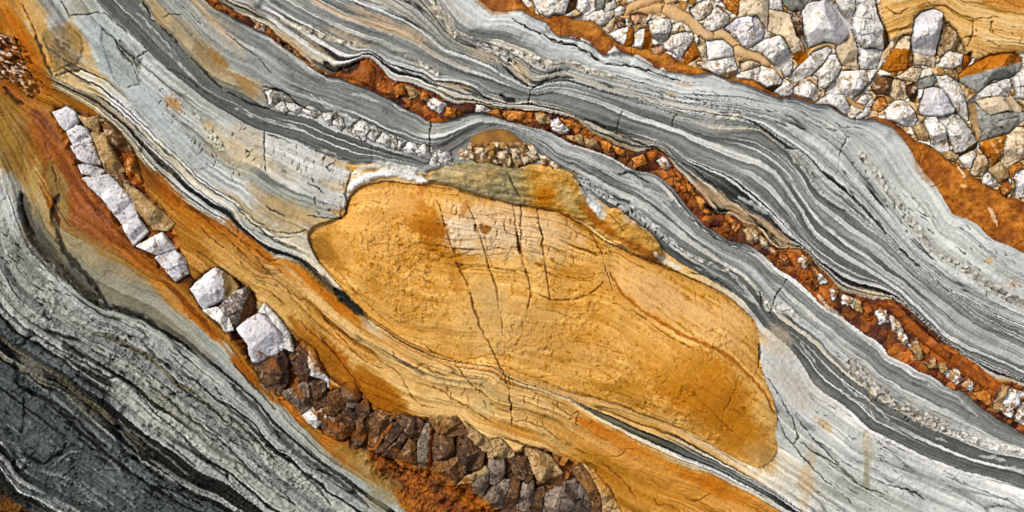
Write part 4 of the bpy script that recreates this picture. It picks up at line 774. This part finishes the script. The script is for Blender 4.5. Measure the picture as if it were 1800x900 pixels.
patch(640, 815, 16, 30, -20, (178, 174, 150), .7); patch(680, 830, 50, 26, 35, (128, 62, 24), .95, .35); patch(760, 868, 80, 24, 25, (150, 74, 26), .9, .35); patch(740, 890, 60, 16, 15, (140, 96, 52), .8); patch(840, 888, 50, 12, 24, (198, 106, 26), .95, .3); patch(670, 872, 30, 30, 20, (150, 140, 108), .7)
patch(40, 455, 20, 60, -35, (84, 84, 72), .5); patch(95, 470, 12, 50, -50, (70, 66, 54), .5); patch(110, 440, 26, 50, -45, (150, 132, 96), .5); patch(200, 500, 70, 24, 38, (158, 150, 124), .5); patch(130, 500, 10, 50, -50, (62, 60, 52), .6)
patch(270, 690, 60, 22, 42, (140, 141, 124), .6); patch(330, 740, 70, 14, 42, (150, 151, 136), .5)
patch(300, 270, 30, 80, -48, (192, 186, 156), .4); patch(395, 260, 24, 60, -45, (206, 186, 146), .6); patch(430, 280, 30, 30, 0, (208, 190, 150), .6); patch(302, 179, 13, 8, 40, (196, 136, 76), .65, 1.2)
patch(362, 218, 13, 6, 30, (204, 150, 86), .5, 1.2); patch(500, 372, 60, 22, 10, (186, 160, 114), .75); patch(470, 350, 60, 12, 36, (176, 148, 104), .6); patch(515, 398, 26, 14, 0, (206, 182, 134), .7); patch(450, 385, 60, 16, 20, (188, 176, 146), .5)
patch(330, 60, 60, 22, 40, (166, 150, 116), .7); patch(380, 110, 60, 16, 40, (150, 126, 88), .8); patch(385, 105, 26, 8, 40, (160, 112, 62), .7); patch(430, 150, 40, 10, 45, (168, 128, 80), .7); patch(385, 60, 70, 14, 42, (182, 176, 156), .6); patch(380, 45, 50, 6, 42, (214, 180, 144), .6); patch(280, 30, 14, 26, -30, (170, 140, 96), .6)
patch(130, 15, 30, 22, 0, (168, 160, 134), .5)
patch(490, 470, 60, 10, 40, (214, 136, 50), .8); patch(560, 510, 80, 8, 42, (208, 122, 30), .85, .3); patch(610, 550, 60, 8, 40, (200, 112, 26), .85, .3); patch(440, 425, 60, 8, 40, (188, 98, 26), .8)
patch(360, 395, 40, 16, 40, (178, 96, 30), .85); patch(300, 340, 50, 14, 45, (166, 84, 28), .8); patch(330, 380, 36, 20, 40, (196, 122, 44), .7); patch(250, 300, 40, 14, 50, (132, 76, 36), .8)
patch(400, 450, 70, 22, 40, (212, 162, 86), .7); patch(470, 520, 80, 20, 40, (218, 168, 88), .6); patch(560, 620, 60, 26, 45, (196, 122, 50), .7); patch(600, 650, 70, 20, 48, (174, 90, 26), .85); patch(665, 695, 36, 28, 40, (186, 102, 30), .85); patch(580, 655, 40, 12, 50, (136, 76, 32), .7)
patch(700, 660, 60, 26, 40, (226, 186, 116), .6); patch(800, 700, 80, 40, 25, (228, 190, 122), .5); patch(850, 720, 30, 20, 20, (190, 172, 122), .6); patch(655, 580, 40, 12, 36, (216, 196, 158), .85)
patch(605, 522, 24, 7, 48, (58, 66, 62), .95, .2); patch(630, 545, 24, 6, 40, (96, 70, 40), .8, .2); patch(575, 495, 20, 5, 45, (90, 86, 74), .7)
patch(1050, 755, 44, 12, 28, (200, 112, 30), .9); patch(1110, 785, 60, 18, 28, (204, 124, 40), .8); patch(1180, 850, 90, 36, 25, (208, 142, 56), .7); patch(1280, 870, 80, 14, 28, (206, 120, 28), .8); patch(1020, 780, 60, 22, 30, (216, 152, 66), .6); patch(1090, 860, 60, 24, 40, (190, 124, 52), .7); patch(1230, 845, 60, 10, 22, (200, 116, 28), .8)
patch(960, 735, 70, 12, 20, (202, 142, 62), .5); patch(960, 770, 50, 10, 30, (206, 186, 136), .5)
patch(1370, 600, 30, 24, 30, (214, 192, 162), .6); patch(1400, 690, 50, 30, 45, (196, 184, 164), .5); patch(1420, 850, 16, 60, 0, (208, 176, 132), .6); patch(1532, 690, 6, 40, 0, (206, 160, 92), .25); patch(1527, 800, 9, 40, 0, (200, 176, 130), .4); patch(1448, 745, 24, 8, 45, (206, 168, 110), .6); patch(1525, 835, 5, 30, 0, (150, 146, 108), .5)
patch(1460, 120, 10, 10, 0, (190, 186, 150), .4); patch(1180, 165, 8, 6, 0, (214, 172, 110), .6); patch(1740, 458, 10, 8, 0, (216, 176, 106), .7); patch(1785, 500, 16, 10, 0, (206, 178, 146), .5); patch(1208, 148, 14, 4, 10, (206, 160, 96), .5)
patch(1240, 335, 60, 9, 40, (186, 150, 112), .8); patch(1290, 365, 60, 10, 42, (192, 160, 122), .8); patch(1380, 420, 60, 7, 42, (196, 160, 120), .7); patch(1540, 515, 40, 7, 12, (204, 176, 134), .6); patch(1770, 668, 40, 7, 10, (196, 170, 132), .7)
patch(560, 85, 60, 6, 38, (204, 178, 138), .6); patch(515, 78, 40, 5, 42, (206, 166, 116), .6); patch(680, 40, 90, 8, 24, (226, 190, 148), .55); patch(800, 150, 40, 6, 12, (206, 170, 120), .6); patch(858, 100, 60, 8, 20, (222, 196, 160), .5); patch(920, 130, 10, 26, -40, (212, 176, 126), .5)
patch(620, 68, 60, 6, 24, (206, 182, 146), .6); patch(870, 60, 50, 8, 6, (112, 112, 108), .7, .4); patch(840, 62, 22, 12, 20, (108, 110, 108), .7); patch(1000, 112, 20, 6, 10, (130, 130, 124), .7)
patch(8, 892, 34, 12, 30, (150, 84, 30), .7, .9)
patch(170, 60, 30, 26, 30, (178, 192, 194), .5); patch(200, 130, 60, 26, 40, (168, 180, 178), .5)
stroke(P('58,60 66,84 76,108 88,132'), 5, 'n', .7, -5); stroke(P('74,60 80,84 88,110'), 3, 'n', .5, -3); stroke(P('30,0 50,40 64,70'), 3, (120, 70, 26), .7, -3); stroke(P('92,133 116,124 140,120'), 3, 'n', .7, -6)
tint('64,44 82,42 100,40 112,38 128,52 138,72 142,98 134,112 118,116 100,122 92,130 84,112 78,88 70,64', (160, 126, 78), .6, 9, c2=(112, 94, 64), dh=3, jit=3.2)
patch(98, 88, 20, 30, -20, (96, 84, 62), .7, 1.1)
tint('118,26 184,20 200,40 224,66 240,92 250,100 236,112 244,146 210,152 196,140 176,112 150,70', (176, 186, 184), .55, 3, dh=3)
tint('176,44 200,66 226,96 238,140 244,146 212,152 196,138 186,100 172,62', (164, 170, 166), .6, 4, dh=-3)
tint('204,66 226,84 246,110 244,120 222,104 208,88', (128, 130, 118), .7, 3, dh=-4)
tint('208,153 228,151 250,146 268,160 330,240 372,292 330,300 262,222', (186, 194, 194), .65, 4, dh=2)
tint('464,236 500,244 545,264 585,280 618,298 606,330 608,360 590,372 540,340 500,300 468,268', (204, 204, 196), .6, 4, dh=5)
tint('404,210 440,226 462,236 466,300 430,280 400,250', (196, 182, 150), .6, 5)
tint('46,190 62,186 80,200 100,250 128,310 160,350 200,395 240,440 232,452 190,425 150,425 110,400 92,360 84,330 70,290 52,240', (116, 56, 10), .85, 7, c2=(158, 82, 18))
tint('100,250 130,300 170,370 232,450 300,510 330,560 400,620 450,690 500,720 470,690 420,640 380,592 320,520 250,470 190,410 140,330 104,270', (116, 54, 10), .85, 6, c2=(166, 84, 18))
tint('500,548 540,580 590,630 640,690 660,720 630,712 590,676 550,630 515,590', (120, 62, 20), .75, 7, c2=(168, 92, 28))
tint('350,372 384,388 430,430 480,480 470,490 420,452 370,404', (142, 74, 22), .6, 8, c2=(190, 116, 44))
tint('583,505 600,512 618,530 640,552 632,556 608,540 590,522', (44, 48, 42), .85, 3, dh=-7)
tint('850,300 866,296 880,300 872,316 856,318', (150, 120, 70), .5, 4)
tint('20,20 50,60 76,110 92,150 76,172 60,130 40,90 10,50 -20,40 -20,0', (196, 104, 24), .7, 9, c2=(150, 74, 16))
tint('80,270 100,300 112,318 118,390 100,380 88,350 78,310', (150, 124, 76), .8, 5)
tint('0,160 24,176 40,200 46,260 34,320 10,300 -30,290 -30,160', (160, 124, 66), .75, 8, c2=(124, 88, 40))
tint('28,330 44,350 50,382 66,412 92,440 118,470 152,500 182,538 166,536 140,516 112,488 80,460 58,438 40,410 28,378', (70, 66, 50), .7, 6, dh=-5)
tint('94,372 130,400 172,428 230,466 262,492 300,540 340,590 380,640 350,628 300,590 250,560 214,545 190,542 150,500 108,440', (156, 148, 120), .5, 10, c2=(128, 122, 98))
tint('646,806 700,806 770,834 830,866 880,900 860,920 720,920 700,880 672,840', (112, 54, 14), .85, 8, c2=(170, 88, 20))
w_, ins, d = poly_mask(P('600,775 700,800 800,850 880,900 900,930 760,930 700,880 640,830'), 1.0, smooth=1); H[w_] += ss(-6, 14, d)*(fbm(X/13, Y/13, 351, 5, .65)[w_]*14+(W1[4][w_]-.5)*5)
for x_, y_, c_ in ((700, 830, (70, 34, 12)), (740, 860, (186, 104, 30)), (780, 872, (92, 46, 16)), (820, 880, (196, 110, 30)), (690, 856, (120, 96, 56)), (760, 840, (84, 40, 14))): patch(x_, y_, 30, 11, 36, c_, .7, 1.2)
for x_, y_ in ((520, 690), (560, 735), (600, 760), (640, 770), (700, 800), (770, 840), (820, 850), (480, 640), (610, 705)): patch(x_, y_, 22, 9, 40, (142, 72, 20), .7, 1.1)
tint('560,776 600,782 640,800 668,830 690,870 660,850 620,832 590,812', (176, 108, 36), .7, 6, c2=(140, 120, 80))
tint('620,640 660,660 700,690 720,716 700,736 670,730 640,700 612,676', (152, 80, 14), .8, 8, c2=(184, 112, 36))
tint('520,560 560,590 600,640 630,690 600,672 560,650 530,600', (140, 80, 28), .7, 9, c2=(190, 126, 54))
tint('1010,780 1060,800 1100,830 1160,870 1220,905 1100,905 1060,860', (168, 104, 34), .6, 9, c2=(204, 146, 66))
tint('1376,596 1420,650 1480,712 1500,728 1440,720 1400,690 1345,660 1342,600', (196, 190, 176), .4, 9)
ticks('405,212 460,234 466,300 430,290 400,255', 9, a=.6); ticks('250,150 300,165 420,290 380,300 300,240', 22, 115, (3, 7), a=.55); ticks('466,238 545,262 612,296 604,330 500,300', 26, 100, (4, 12), a=.5, wd=1.2, spread=12)
ticks('540,330 604,340 600,380 560,380', 12, 60); ticks('240,110 280,120 400,220 420,240 300,180', 12, 123, (3, 6), a=.5); ticks('330,240 420,300 440,330 360,290', 9, 95, (4, 8), a=.55)
ticks('1010,300 1060,330 1200,430 1190,440 1100,370 1020,325', 50, 110, (3, 8), a=.7); ticks('860,80 960,110 1080,130 960,130 870,100', 22, 100, (3, 8)); ticks('1500,250 1600,360 1640,430 1760,520 1740,520 1600,420 1500,290', 50, 80, (3, 9), a=.7, spread=50)
ticks('780,350 1000,390 1060,450 980,470 800,440', 40, 96, (5, 16), (120, 78, 40), .7, 1.3, -2, 14); ticks('900,655 1000,690 960,760 900,740', 16, 92, (6, 18), (130, 76, 24), .7, 1.3, -2, 10); ticks('760,640 880,650 890,740 800,720', 22, 92, (5, 16), (136, 84, 32), .6, 1.3, -2, 10)
ticks('1545,60 1800,40 1800,90 1710,100', 18, 92, (4, 14), (130, 84, 36), .7, 1.3, -2, 14)
ticks('1440,590 1500,640 1600,720 1700,770 1600,745 1500,690', 60, 100, (3, 7), a=.65, spread=50); ticks('1480,640 1640,745 1800,790 1800,805 1640,760 1500,670', 60, 100, (3, 7), 'w', .7, 1.6, 2, 50)
ticks('1550,300 1800,460 1800,520 1600,400', 40, 33, (5, 16), a=.55, spread=10, wd=1.2); ticks('1100,130 1500,200 1560,280 1300,200 1100,170', 60, 24, (6, 20), a=.6, spread=10, wd=1.2); ticks('1420,700 1520,730 1800,870 1800,900 1450,900 1400,800', 60, 28, (5, 22), a=.5, spread=9, wd=1.2)
ticks('560,340 780,360 860,600 700,590 600,500', 70, 40, (3, 8), (120, 76, 26), .55, 1.4, -1.5, 70); ticks('900,540 1300,650 1340,760 1260,760 1000,680', 80, 30, (3, 9), (120, 66, 16), .5, 1.4, -1.5, 60); ticks('620,430 740,440 760,560 700,560', 60, 120, (3, 6), (232, 190, 124), .6, 1.6, 1.5, 40)
ticks('0,400 120,470 330,640 600,880 400,820 200,660 0,500', 130, 38, (6, 22), 'n', .75, 1.7, -3, 12); ticks('0,380 120,480 330,620 600,860 400,800 200,640 0,480', 90, 38, (4, 12), (196, 198, 188), .6, 1.6, 2, 14)
for s_ in ('560,590 600,640 640,690', '520,600 560,650 600,684', '356,380 400,420 440,460', '350,400 392,436', '60,300 90,350 120,400', '110,280 150,350 200,420', '70,240 90,300 100,340'): crack(P(s_), 2.2, 4, .6, (96, 46, 14))
stroke(P('612,334 638,313 680,303 720,308 750,318'), 13, (246, 246, 243), .95, 3); patch(1352, 826, 26, 18, 40, (206, 172, 120), .6, .8); patch(1340, 812, 34, 26, 30, (206, 160, 96), .5, .8)
patch(600, 430, 30, 14, 60, (226, 172, 92), .5, .8); patch(1300, 560, 40, 12, 42, (236, 190, 124), .5, .8)
# white fibrous belts crossing the slate
WB = worley(A/8+jx/14, SC/5, 331)
def belt(pts, wd, c=(206, 204, 194)):
    p = chaikin(P(pts), 2, False); w_ = win(*bbox(p), pad=wd*2); d, t = segdist(XW[w_], YW[w_], p); m = (1-ss(wd*.38, wd*.6, d))
    m = m*ss(-.5, 0, vn(A[w_]/30, SC[w_]/9, 333)+.3)
    C[w_] += (col(c)+((WB[4][w_]-.55)*90+fine[w_]*30)[..., None]-C[w_])*(m*.7)[..., None]; H[w_] += m*((WB[4][w_]-.5)*4+(WB[2]*(WB[4]-.5)+WB[3]*(WB[5]-.5))[w_]*7+1)
belt('1500,640 1515,662 1545,690 1580,712 1620,732 1660,750', 22, (170, 162, 148)); belt('1660,752 1700,770 1760,788 1810,800', 15, (212, 212, 206)); belt('1020,312 1060,334 1100,352 1112,368 1150,396 1190,430', 11, (204, 206, 204)); belt('1200,440 1240,460 1280,476', 8)
belt('1355,538 1380,540 1405,560', 20, (196, 194, 184)); belt('1335,512 1350,530', 10, (190, 190, 184)); belt('1520,270 1545,300 1570,340 1590,362', 14, (170, 168, 154)); belt('1600,382 1640,432 1670,452 1700,472', 13, (176, 172, 156)); belt('1700,474 1740,500 1775,524 1800,532', 16, (178, 174, 160))
belt('480,30 520,44 560,60 600,72 640,76', 9, (206, 192, 166)); belt('700,92 740,112 770,130', 8, (206, 198, 180)); belt('845,80 890,88 930,102 965,112', 16, (212, 206, 188)); belt('1000,108 1040,122 1080,134', 10, (210, 204, 186)); belt('760,10 790,38 796,60', 16, (214, 200, 176))
belt('1310,198 1290,212 1250,200', 9, (206, 200, 180)); belt('1400,282 1440,310', 8, (176, 178, 166)); belt('340,190 360,220 390,262', 13, (172, 172, 154))
# joints and partings seen across the beds
for s_ in ('118,24 160,22 182,20 195,34 220,56', '104,0 120,28', '172,44 196,66 212,84 232,100 238,116', '200,68 204,84 228,104 240,140', '241,100 248,92 256,88', '214,152 228,150 243,146', '258,255 264,250', '462,232 463,270 466,300', '440,238 446,232', '430,262 440,268 432,276', '470,236 500,246 520,254', '570,275 566,290', '578,302 572,292 586,284',
           '618,300 612,320 604,332 608,352 606,375 590,385', '540,322 556,330 570,340', '548,306 550,322', '465,360 480,372 500,380', '540,380 575,384 600,384', '755,212 755,240 756,285', '652,255 652,285', '935,155 930,172 928,186', '1096,193 1090,205 1086,232', '1194,200 1186,206 1184,222', '1388,490 1378,505 1370,514 1362,535', '1358,540 1355,552', '1343,540 1338,512', '1494,240 1486,254 1478,272',
           '1338,602 1338,630 1334,650', '1340,655 1362,680 1382,715 1400,745 1406,770 1396,782', '1366,735 1385,770 1410,800 1440,835 1480,870 1500,885', '1400,730 1420,760 1450,790 1480,820 1510,850', '1410,780 1440,800 1470,815 1500,845', '1500,845 1520,858 1545,868 1560,872', '1536,842 1570,856 1610,866 1632,880', ):
    crack(P(s_), 1.9, 6, .7)
for s_ in ('290,118 320,130 352,158 380,175', '395,55 420,75 450,100 475,128', '285,28 300,22 316,24', '310,0 330,20 350,40', '1530,700 1560,716 1580,724', '430,400 470,415 500,418 530,414', '445,395 480,408 520,410 538,404', '410,360 440,392 480,420 520,436', '400,345 440,385 470,400', '620,0 650,20', '860,100 900,130 922,150', '870,96 905,118 925,138'):
    crack(P(s_), 1.6, 4, .6)
# ochre band contours
for s_ in ('400,398 425,425 450,442 475,458 492,476 494,482', '478,458 500,452 530,468 555,492 585,520', '410,410 440,440 470,478 500,510 520,525 540,528 556,545 575,570', '420,460 460,500 500,540 540,580 570,610', '556,545 600,600 640,640 670,650', '640,610 670,640 700,655 718,690 740,712 765,720', '690,620 700,640 730,650 742,640 752,640', '750,640 756,655 770,662', '745,605 760,620 790,632 812,636',
           '940,690 980,715 1010,735 1000,740', '900,742 930,742 960,756 990,780 1030,800 1070,808 1098,800 1102,792', '1000,740 1008,728 1018,722 1012,745 1022,752', '860,710 890,725 900,720', '1095,790 1115,792', '880,770 920,780 950,798', '1060,815 1100,850 1120,880', '1150,880 1160,892 1180,890 1200,905', '1205,880 1225,885 1250,870', '800,640 830,680 860,700', '760,680 800,705 850,735 880,755', '895,660 896,700 900,745', '850,705 856,722'):
    crack(P(s_), 1.8, 4, .6, (118, 66, 26))
# lower left: ridges, hollows and slab edges
for s_, wd, dp in (('90,355 85,380 97,410 105,440 130,465 160,500 185,540', 9, 12), ('98,340 92,365 100,400', 9, 8), ('30,340 38,385 55,415', 5, 6), ('400,675 440,712 480,755 520,800 560,822 610,862 650,895', 9, 10), ('185,542 215,545 245,558 290,585 330,615', 6, 9), ('0,535 20,560 60,590 90,612', 5, 8), ('0,555 30,590', 7, 6),
                   ('75,605 100,616 135,635 170,652 186,667 205,662 225,680 250,705 280,735', 4, 8), ('280,735 310,760 350,800 400,845', 4, 7), ('0,600 25,640 28,682 60,695 90,706 110,722', 6, 9), ('110,722 140,748 165,775 185,790', 6, 8), ('130,660 170,690 195,720 200,760 210,790', 15, 12), ('230,760 260,790 300,820 350,850 400,872', 14, 10), ('200,750 215,780 240,815', 12, 10),
                   ('0,765 30,790 55,812 75,818', 6, 8), ('36,700 40,730 42,745 34,762', 5, 6), ('75,818 90,806 108,792 112,780', 5, 6), ('38,822 34,840', 5, 5), ('270,855 300,865 330,862', 4, 5), ('95,805 105,800', 4, 5), ('190,792 210,800 240,815', 6, 6), ('260,680 290,700 330,740 380,770 400,790', 4, 6), ('300,660 320,690 350,705 380,730 400,745', 4, 6), ('20,60 45,130 60,145', 3, 4), ('0,150 20,175 34,182', 6, 6), ('240,600 270,625 300,650', 4, 5), ('150,640 190,665', 3, 5), ('60,610 68,625', 3, 6),
                   ('400,730 440,770 480,805', 4, 6), ('400,790 430,820 460,850', 4, 6), ('500,800 540,840 580,890', 4, 5), ('410,640 450,690 480,720', 4, 5)):
    stroke(P(s_), wd, 'n', .62, -dp, jit=1.2, soft=.8)
for s_, wd in (('0,762 25,790 52,825', 6), ('52,828 80,832 110,840 150,870 190,900', 7), ('140,850 180,875 220,905', 5), ('92,820 115,796 140,795', 4), ('105,806 120,812', 5), ('170,845 210,875 235,895', 4), ('30,650 60,675 95,700 130,735 160,760 190,790 205,800', 6), ('192,752 215,775 240,800', 4), ('160,795 190,815 215,840', 5), ('205,740 240,770 290,800 330,838', 4), ('260,810 290,830 330,860 380,885', 5), ('180,826 205,828', 4), ('5,845 40,870 70,880 100,890', 4), ('0,830 50,860 100,885', 3)):
    stroke(P(s_), wd, (150, 156, 152), .6, 5, soft=.8)
for s_ in ('40,700 90,730 110,725 75,820', '115,795 190,790 250,820 170,845'): pass
patch(60, 770, 50, 30, 20, (96, 104, 104), .7); patch(90, 860, 60, 22, 30, (74, 84, 84), .8); patch(200, 850, 70, 20, 35, (100, 108, 106), .7); patch(20, 800, 20, 14, 30, (58, 64, 64), .7); patch(55, 650, 30, 10, 42, (120, 119, 106), .8, .4); patch(140, 720, 60, 10, 42, (118, 117, 104), .7)
ticks('0,700 100,720 300,860 330,900 0,900', 50, 38, (8, 30), (150, 158, 156), .5, 2.2, 3, 14); ticks('0,700 100,720 300,860 330,900 0,900', 26, -52, (8, 24), 'n', .6, 1.6, -4, 16); ticks('0,640 60,680 200,790 400,900 300,900 100,760', 50, 40, (10, 34), 'n', .7, 2.4, -5, 10)
# hackly ground between the slabs of the lower left
mL = lowleft*ss(0, .4, fbm(X/40, Y/40, 311, 3)+.1)
H += mL*((W2[4]-.5)*5+(W2[2]*(W2[4]-.5)+W2[3]*(W2[5]-.5))*7)*1.1
H += lowleft*0.8*fbm(X/3.2, Y/3.2, 317, 2)*2

# ------------------------------------------------------------------ tone clean-up and coloured grain
sp = vn(X/1.7, Y/1.7, 321); sp2 = vn(X/3.1+.6*fy1, Y/3.1, 322)
C += (sp*5+sp2*4)[..., None]
def blur(a, n):
    kx = np.exp(-.5*(np.arange(-2*n, 2*n+1)/n)**2); kx /= kx.sum(); o = np.zeros_like(a)
    for q, k_ in enumerate(kx): o += np.roll(a, q-2*n, 0)*k_
    p = np.zeros_like(a)
    for q, k_ in enumerate(kx): p += np.roll(o, q-2*n, 1)*k_
    return p
Lm = C.mean(axis=2); C = C + (1*.5*(Lm-blur(Lm, 2)) + .15*(Lm-blur(Lm, 9)))[..., None]*np.minimum(C/np.maximum(Lm, 30)[..., None], 1.3)        # unsharp mask on the tones: pale and dark rims along edges
C = np.clip(C, 12, 248); sat_ = np.maximum(C[..., 0]-C[..., 2]-50, 0)*np.clip((215-C[..., 0])/45, 0, 1); C[..., 2] = np.maximum(C[..., 2]-.3*sat_, 3); C[..., 1] += .03*sat_
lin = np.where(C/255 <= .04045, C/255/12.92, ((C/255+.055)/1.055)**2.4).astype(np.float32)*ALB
ZB = H*S
WX = ((X-900)*S).astype(np.float32); WY = ((450-Y)*S).astype(np.float32)

# ------------------------------------------------------------------ materials
def rock_material(name, rough, spec, bump=.25, var=.12):
    m = bpy.data.materials.new(name); m.use_nodes = True; n = m.node_tree.nodes; l = m.node_tree.links
    b = n['Principled BSDF']; at = n.new('ShaderNodeAttribute'); at.attribute_name = 'mineral'
    ge = n.new('ShaderNodeNewGeometry')
    n1_ = n.new('ShaderNodeTexNoise'); n1_.inputs['Scale'].default_value = 260; n1_.inputs['Detail'].default_value = 4
    n2_ = n.new('ShaderNodeTexNoise'); n2_.inputs['Scale'].default_value = 60; n2_.inputs['Detail'].default_value = 5
    for q in (n1_, n2_): l.new(ge.outputs['Position'], q.inputs['Vector'])
    mr = n.new('ShaderNodeMapRange'); mr.inputs['From Min'].default_value = .3; mr.inputs['From Max'].default_value = .7
    mr.inputs['To Min'].default_value = 1-var; mr.inputs['To Max'].default_value = 1+var; l.new(n1_.outputs['Fac'], mr.inputs['Value'])
    vm = n.new('ShaderNodeVectorMath'); vm.operation = 'SCALE'; l.new(at.outputs['Color'], vm.inputs[0]); l.new(mr.outputs[0], vm.inputs['Scale'])
    l.new(vm.outputs[0], b.inputs['Base Color'])
    r2 = n.new('ShaderNodeMapRange'); r2.inputs['From Min'].default_value = .35; r2.inputs['From Max'].default_value = .65
    r2.inputs['To Min'].default_value = rough-.12; r2.inputs['To Max'].default_value = min(rough+.15, 1); l.new(n2_.outputs['Fac'], r2.inputs['Value']); l.new(r2.outputs[0], b.inputs['Roughness'])
    b.inputs['Specular IOR Level'].default_value = spec
    bu = n.new('ShaderNodeBump'); bu.inputs['Strength'].default_value = bump; bu.inputs['Distance'].default_value = .002; l.new(n1_.outputs['Fac'], bu.inputs['Height']); l.new(bu.outputs[0], b.inputs['Normal'])
    return m
MATS = dict(rock=rock_material('dry_rock', .85, .12), wet=rock_material('damp_rock', .62, .22, .25))

# ------------------------------------------------------------------ cut the relief into its objects
FID = ID[:-1, :-1].copy()
jj, ii = np.nonzero(FID > 0); fid = FID[jj, ii]; order = np.argsort(fid, kind='stable'); jj, ii, fid = jj[order], ii[order], fid[order]
starts = np.searchsorted(fid, np.arange(1, len(REG)+2)); PARENTS = {}
for i, r in REG.items():
    if r['parent'] == 'EMPTY': PARENTS[i] = None
cent = {}
def build(i):
    r = REG[i]; a, b = starts[i-1], starts[i]
    if b-a < 6: return None
    j, k = jj[a:b], ii[a:b]
    q = np.stack([j*NX+k, (j+1)*NX+k, (j+1)*NX+k+1, j*NX+k+1], 1).astype(np.int64)
    u, inv = np.unique(q, return_inverse=True); q = inv.reshape(q.shape)
    vx, vy, vz = WX.ravel()[u], WY.ravel()[u], ZB.ravel()[u]; colr = lin.reshape(-1, 3)[u]
    z0 = vz.min()-.012
    e = np.concatenate([q[:, [0, 1]], q[:, [1, 2]], q[:, [2, 3]], q[:, [3, 0]]]); key = np.sort(e, 1); kk_ = key[:, 0]*len(u)+key[:, 1]
    _, first, cnt = np.unique(kk_, return_index=True, return_counts=True); be = e[first[cnt == 1]]
    n0 = len(u)
    if r['solid']:
        vx = np.concatenate([vx, vx]); vy = np.concatenate([vy, vy]); vz = np.concatenate([vz, np.full(n0, z0)]); colr = np.concatenate([colr, colr])
        q = np.concatenate([q, q[:, ::-1]+n0, np.stack([be[:, 1], be[:, 0], be[:, 0]+n0, be[:, 1]+n0], 1)])
    elif r['kind'] != 'structure':
        bv = np.unique(be); mp = np.zeros(n0, np.int64); mp[bv] = np.arange(len(bv))+n0
        vx = np.concatenate([vx, vx[bv]]); vy = np.concatenate([vy, vy[bv]]); vz = np.concatenate([vz, vz[bv]-.03]); colr = np.concatenate([colr, colr[bv]])
        q = np.concatenate([q, np.stack([be[:, 1], be[:, 0], mp[be[:, 0]], mp[be[:, 1]]], 1)])
    loc = (float(vx.mean()), float(vy.mean()), float(vz.min()))
    co = np.stack([vx-loc[0], vy-loc[1], vz-loc[2]], 1).astype(np.float32)
    me = bpy.data.meshes.new(r['name']); me.vertices.add(len(co)); me.vertices.foreach_set('co', co.ravel())
    me.loops.add(len(q)*4); me.loops.foreach_set('vertex_index', q.ravel().astype(np.int32))
    me.polygons.add(len(q)); me.polygons.foreach_set('loop_start', np.arange(0, len(q)*4, 4, dtype=np.int32))
    me.polygons.foreach_set('use_smooth', np.ones(len(q), bool))
    at = me.attributes.new('mineral', 'FLOAT_COLOR', 'POINT'); at.data.foreach_set('color', np.concatenate([colr, np.ones((len(colr), 1), np.float32)], 1).astype(np.float32).ravel())
    me.update(); me.materials.append(MATS[r['mat']])
    o = bpy.data.objects.new(r['name'], me); o.location = loc; sc.collection.objects.link(o); return o
def props(o, r):
    if r['kind']: o['kind'] = r['kind']
    if r['label'] and r['cat']: o['label'] = r['label']; o['category'] = r['cat']
    if r['group']: o['group'] = r['group']
made = {}
for i, r in REG.items():
    if r['parent'] == 'EMPTY':
        o = bpy.data.objects.new(r['name'], None); sc.collection.objects.link(o); props(o, r); made[i] = o
        o.location = (.4, .3, 0) if i == VEIN else (-.55, .45, 0) if i == KNOB else (-.03, .36, 0)
for i, r in REG.items():
    if r['parent'] == 'EMPTY': continue
    o = build(i)
    if o is None: print('SKIPPED', r['name'], r['label']); continue
    props(o, r)
    if r['parent']:
        p = made[r['parent']]; o.parent = p; o.location = [o.location[q]-p.location[q] for q in range(3)]
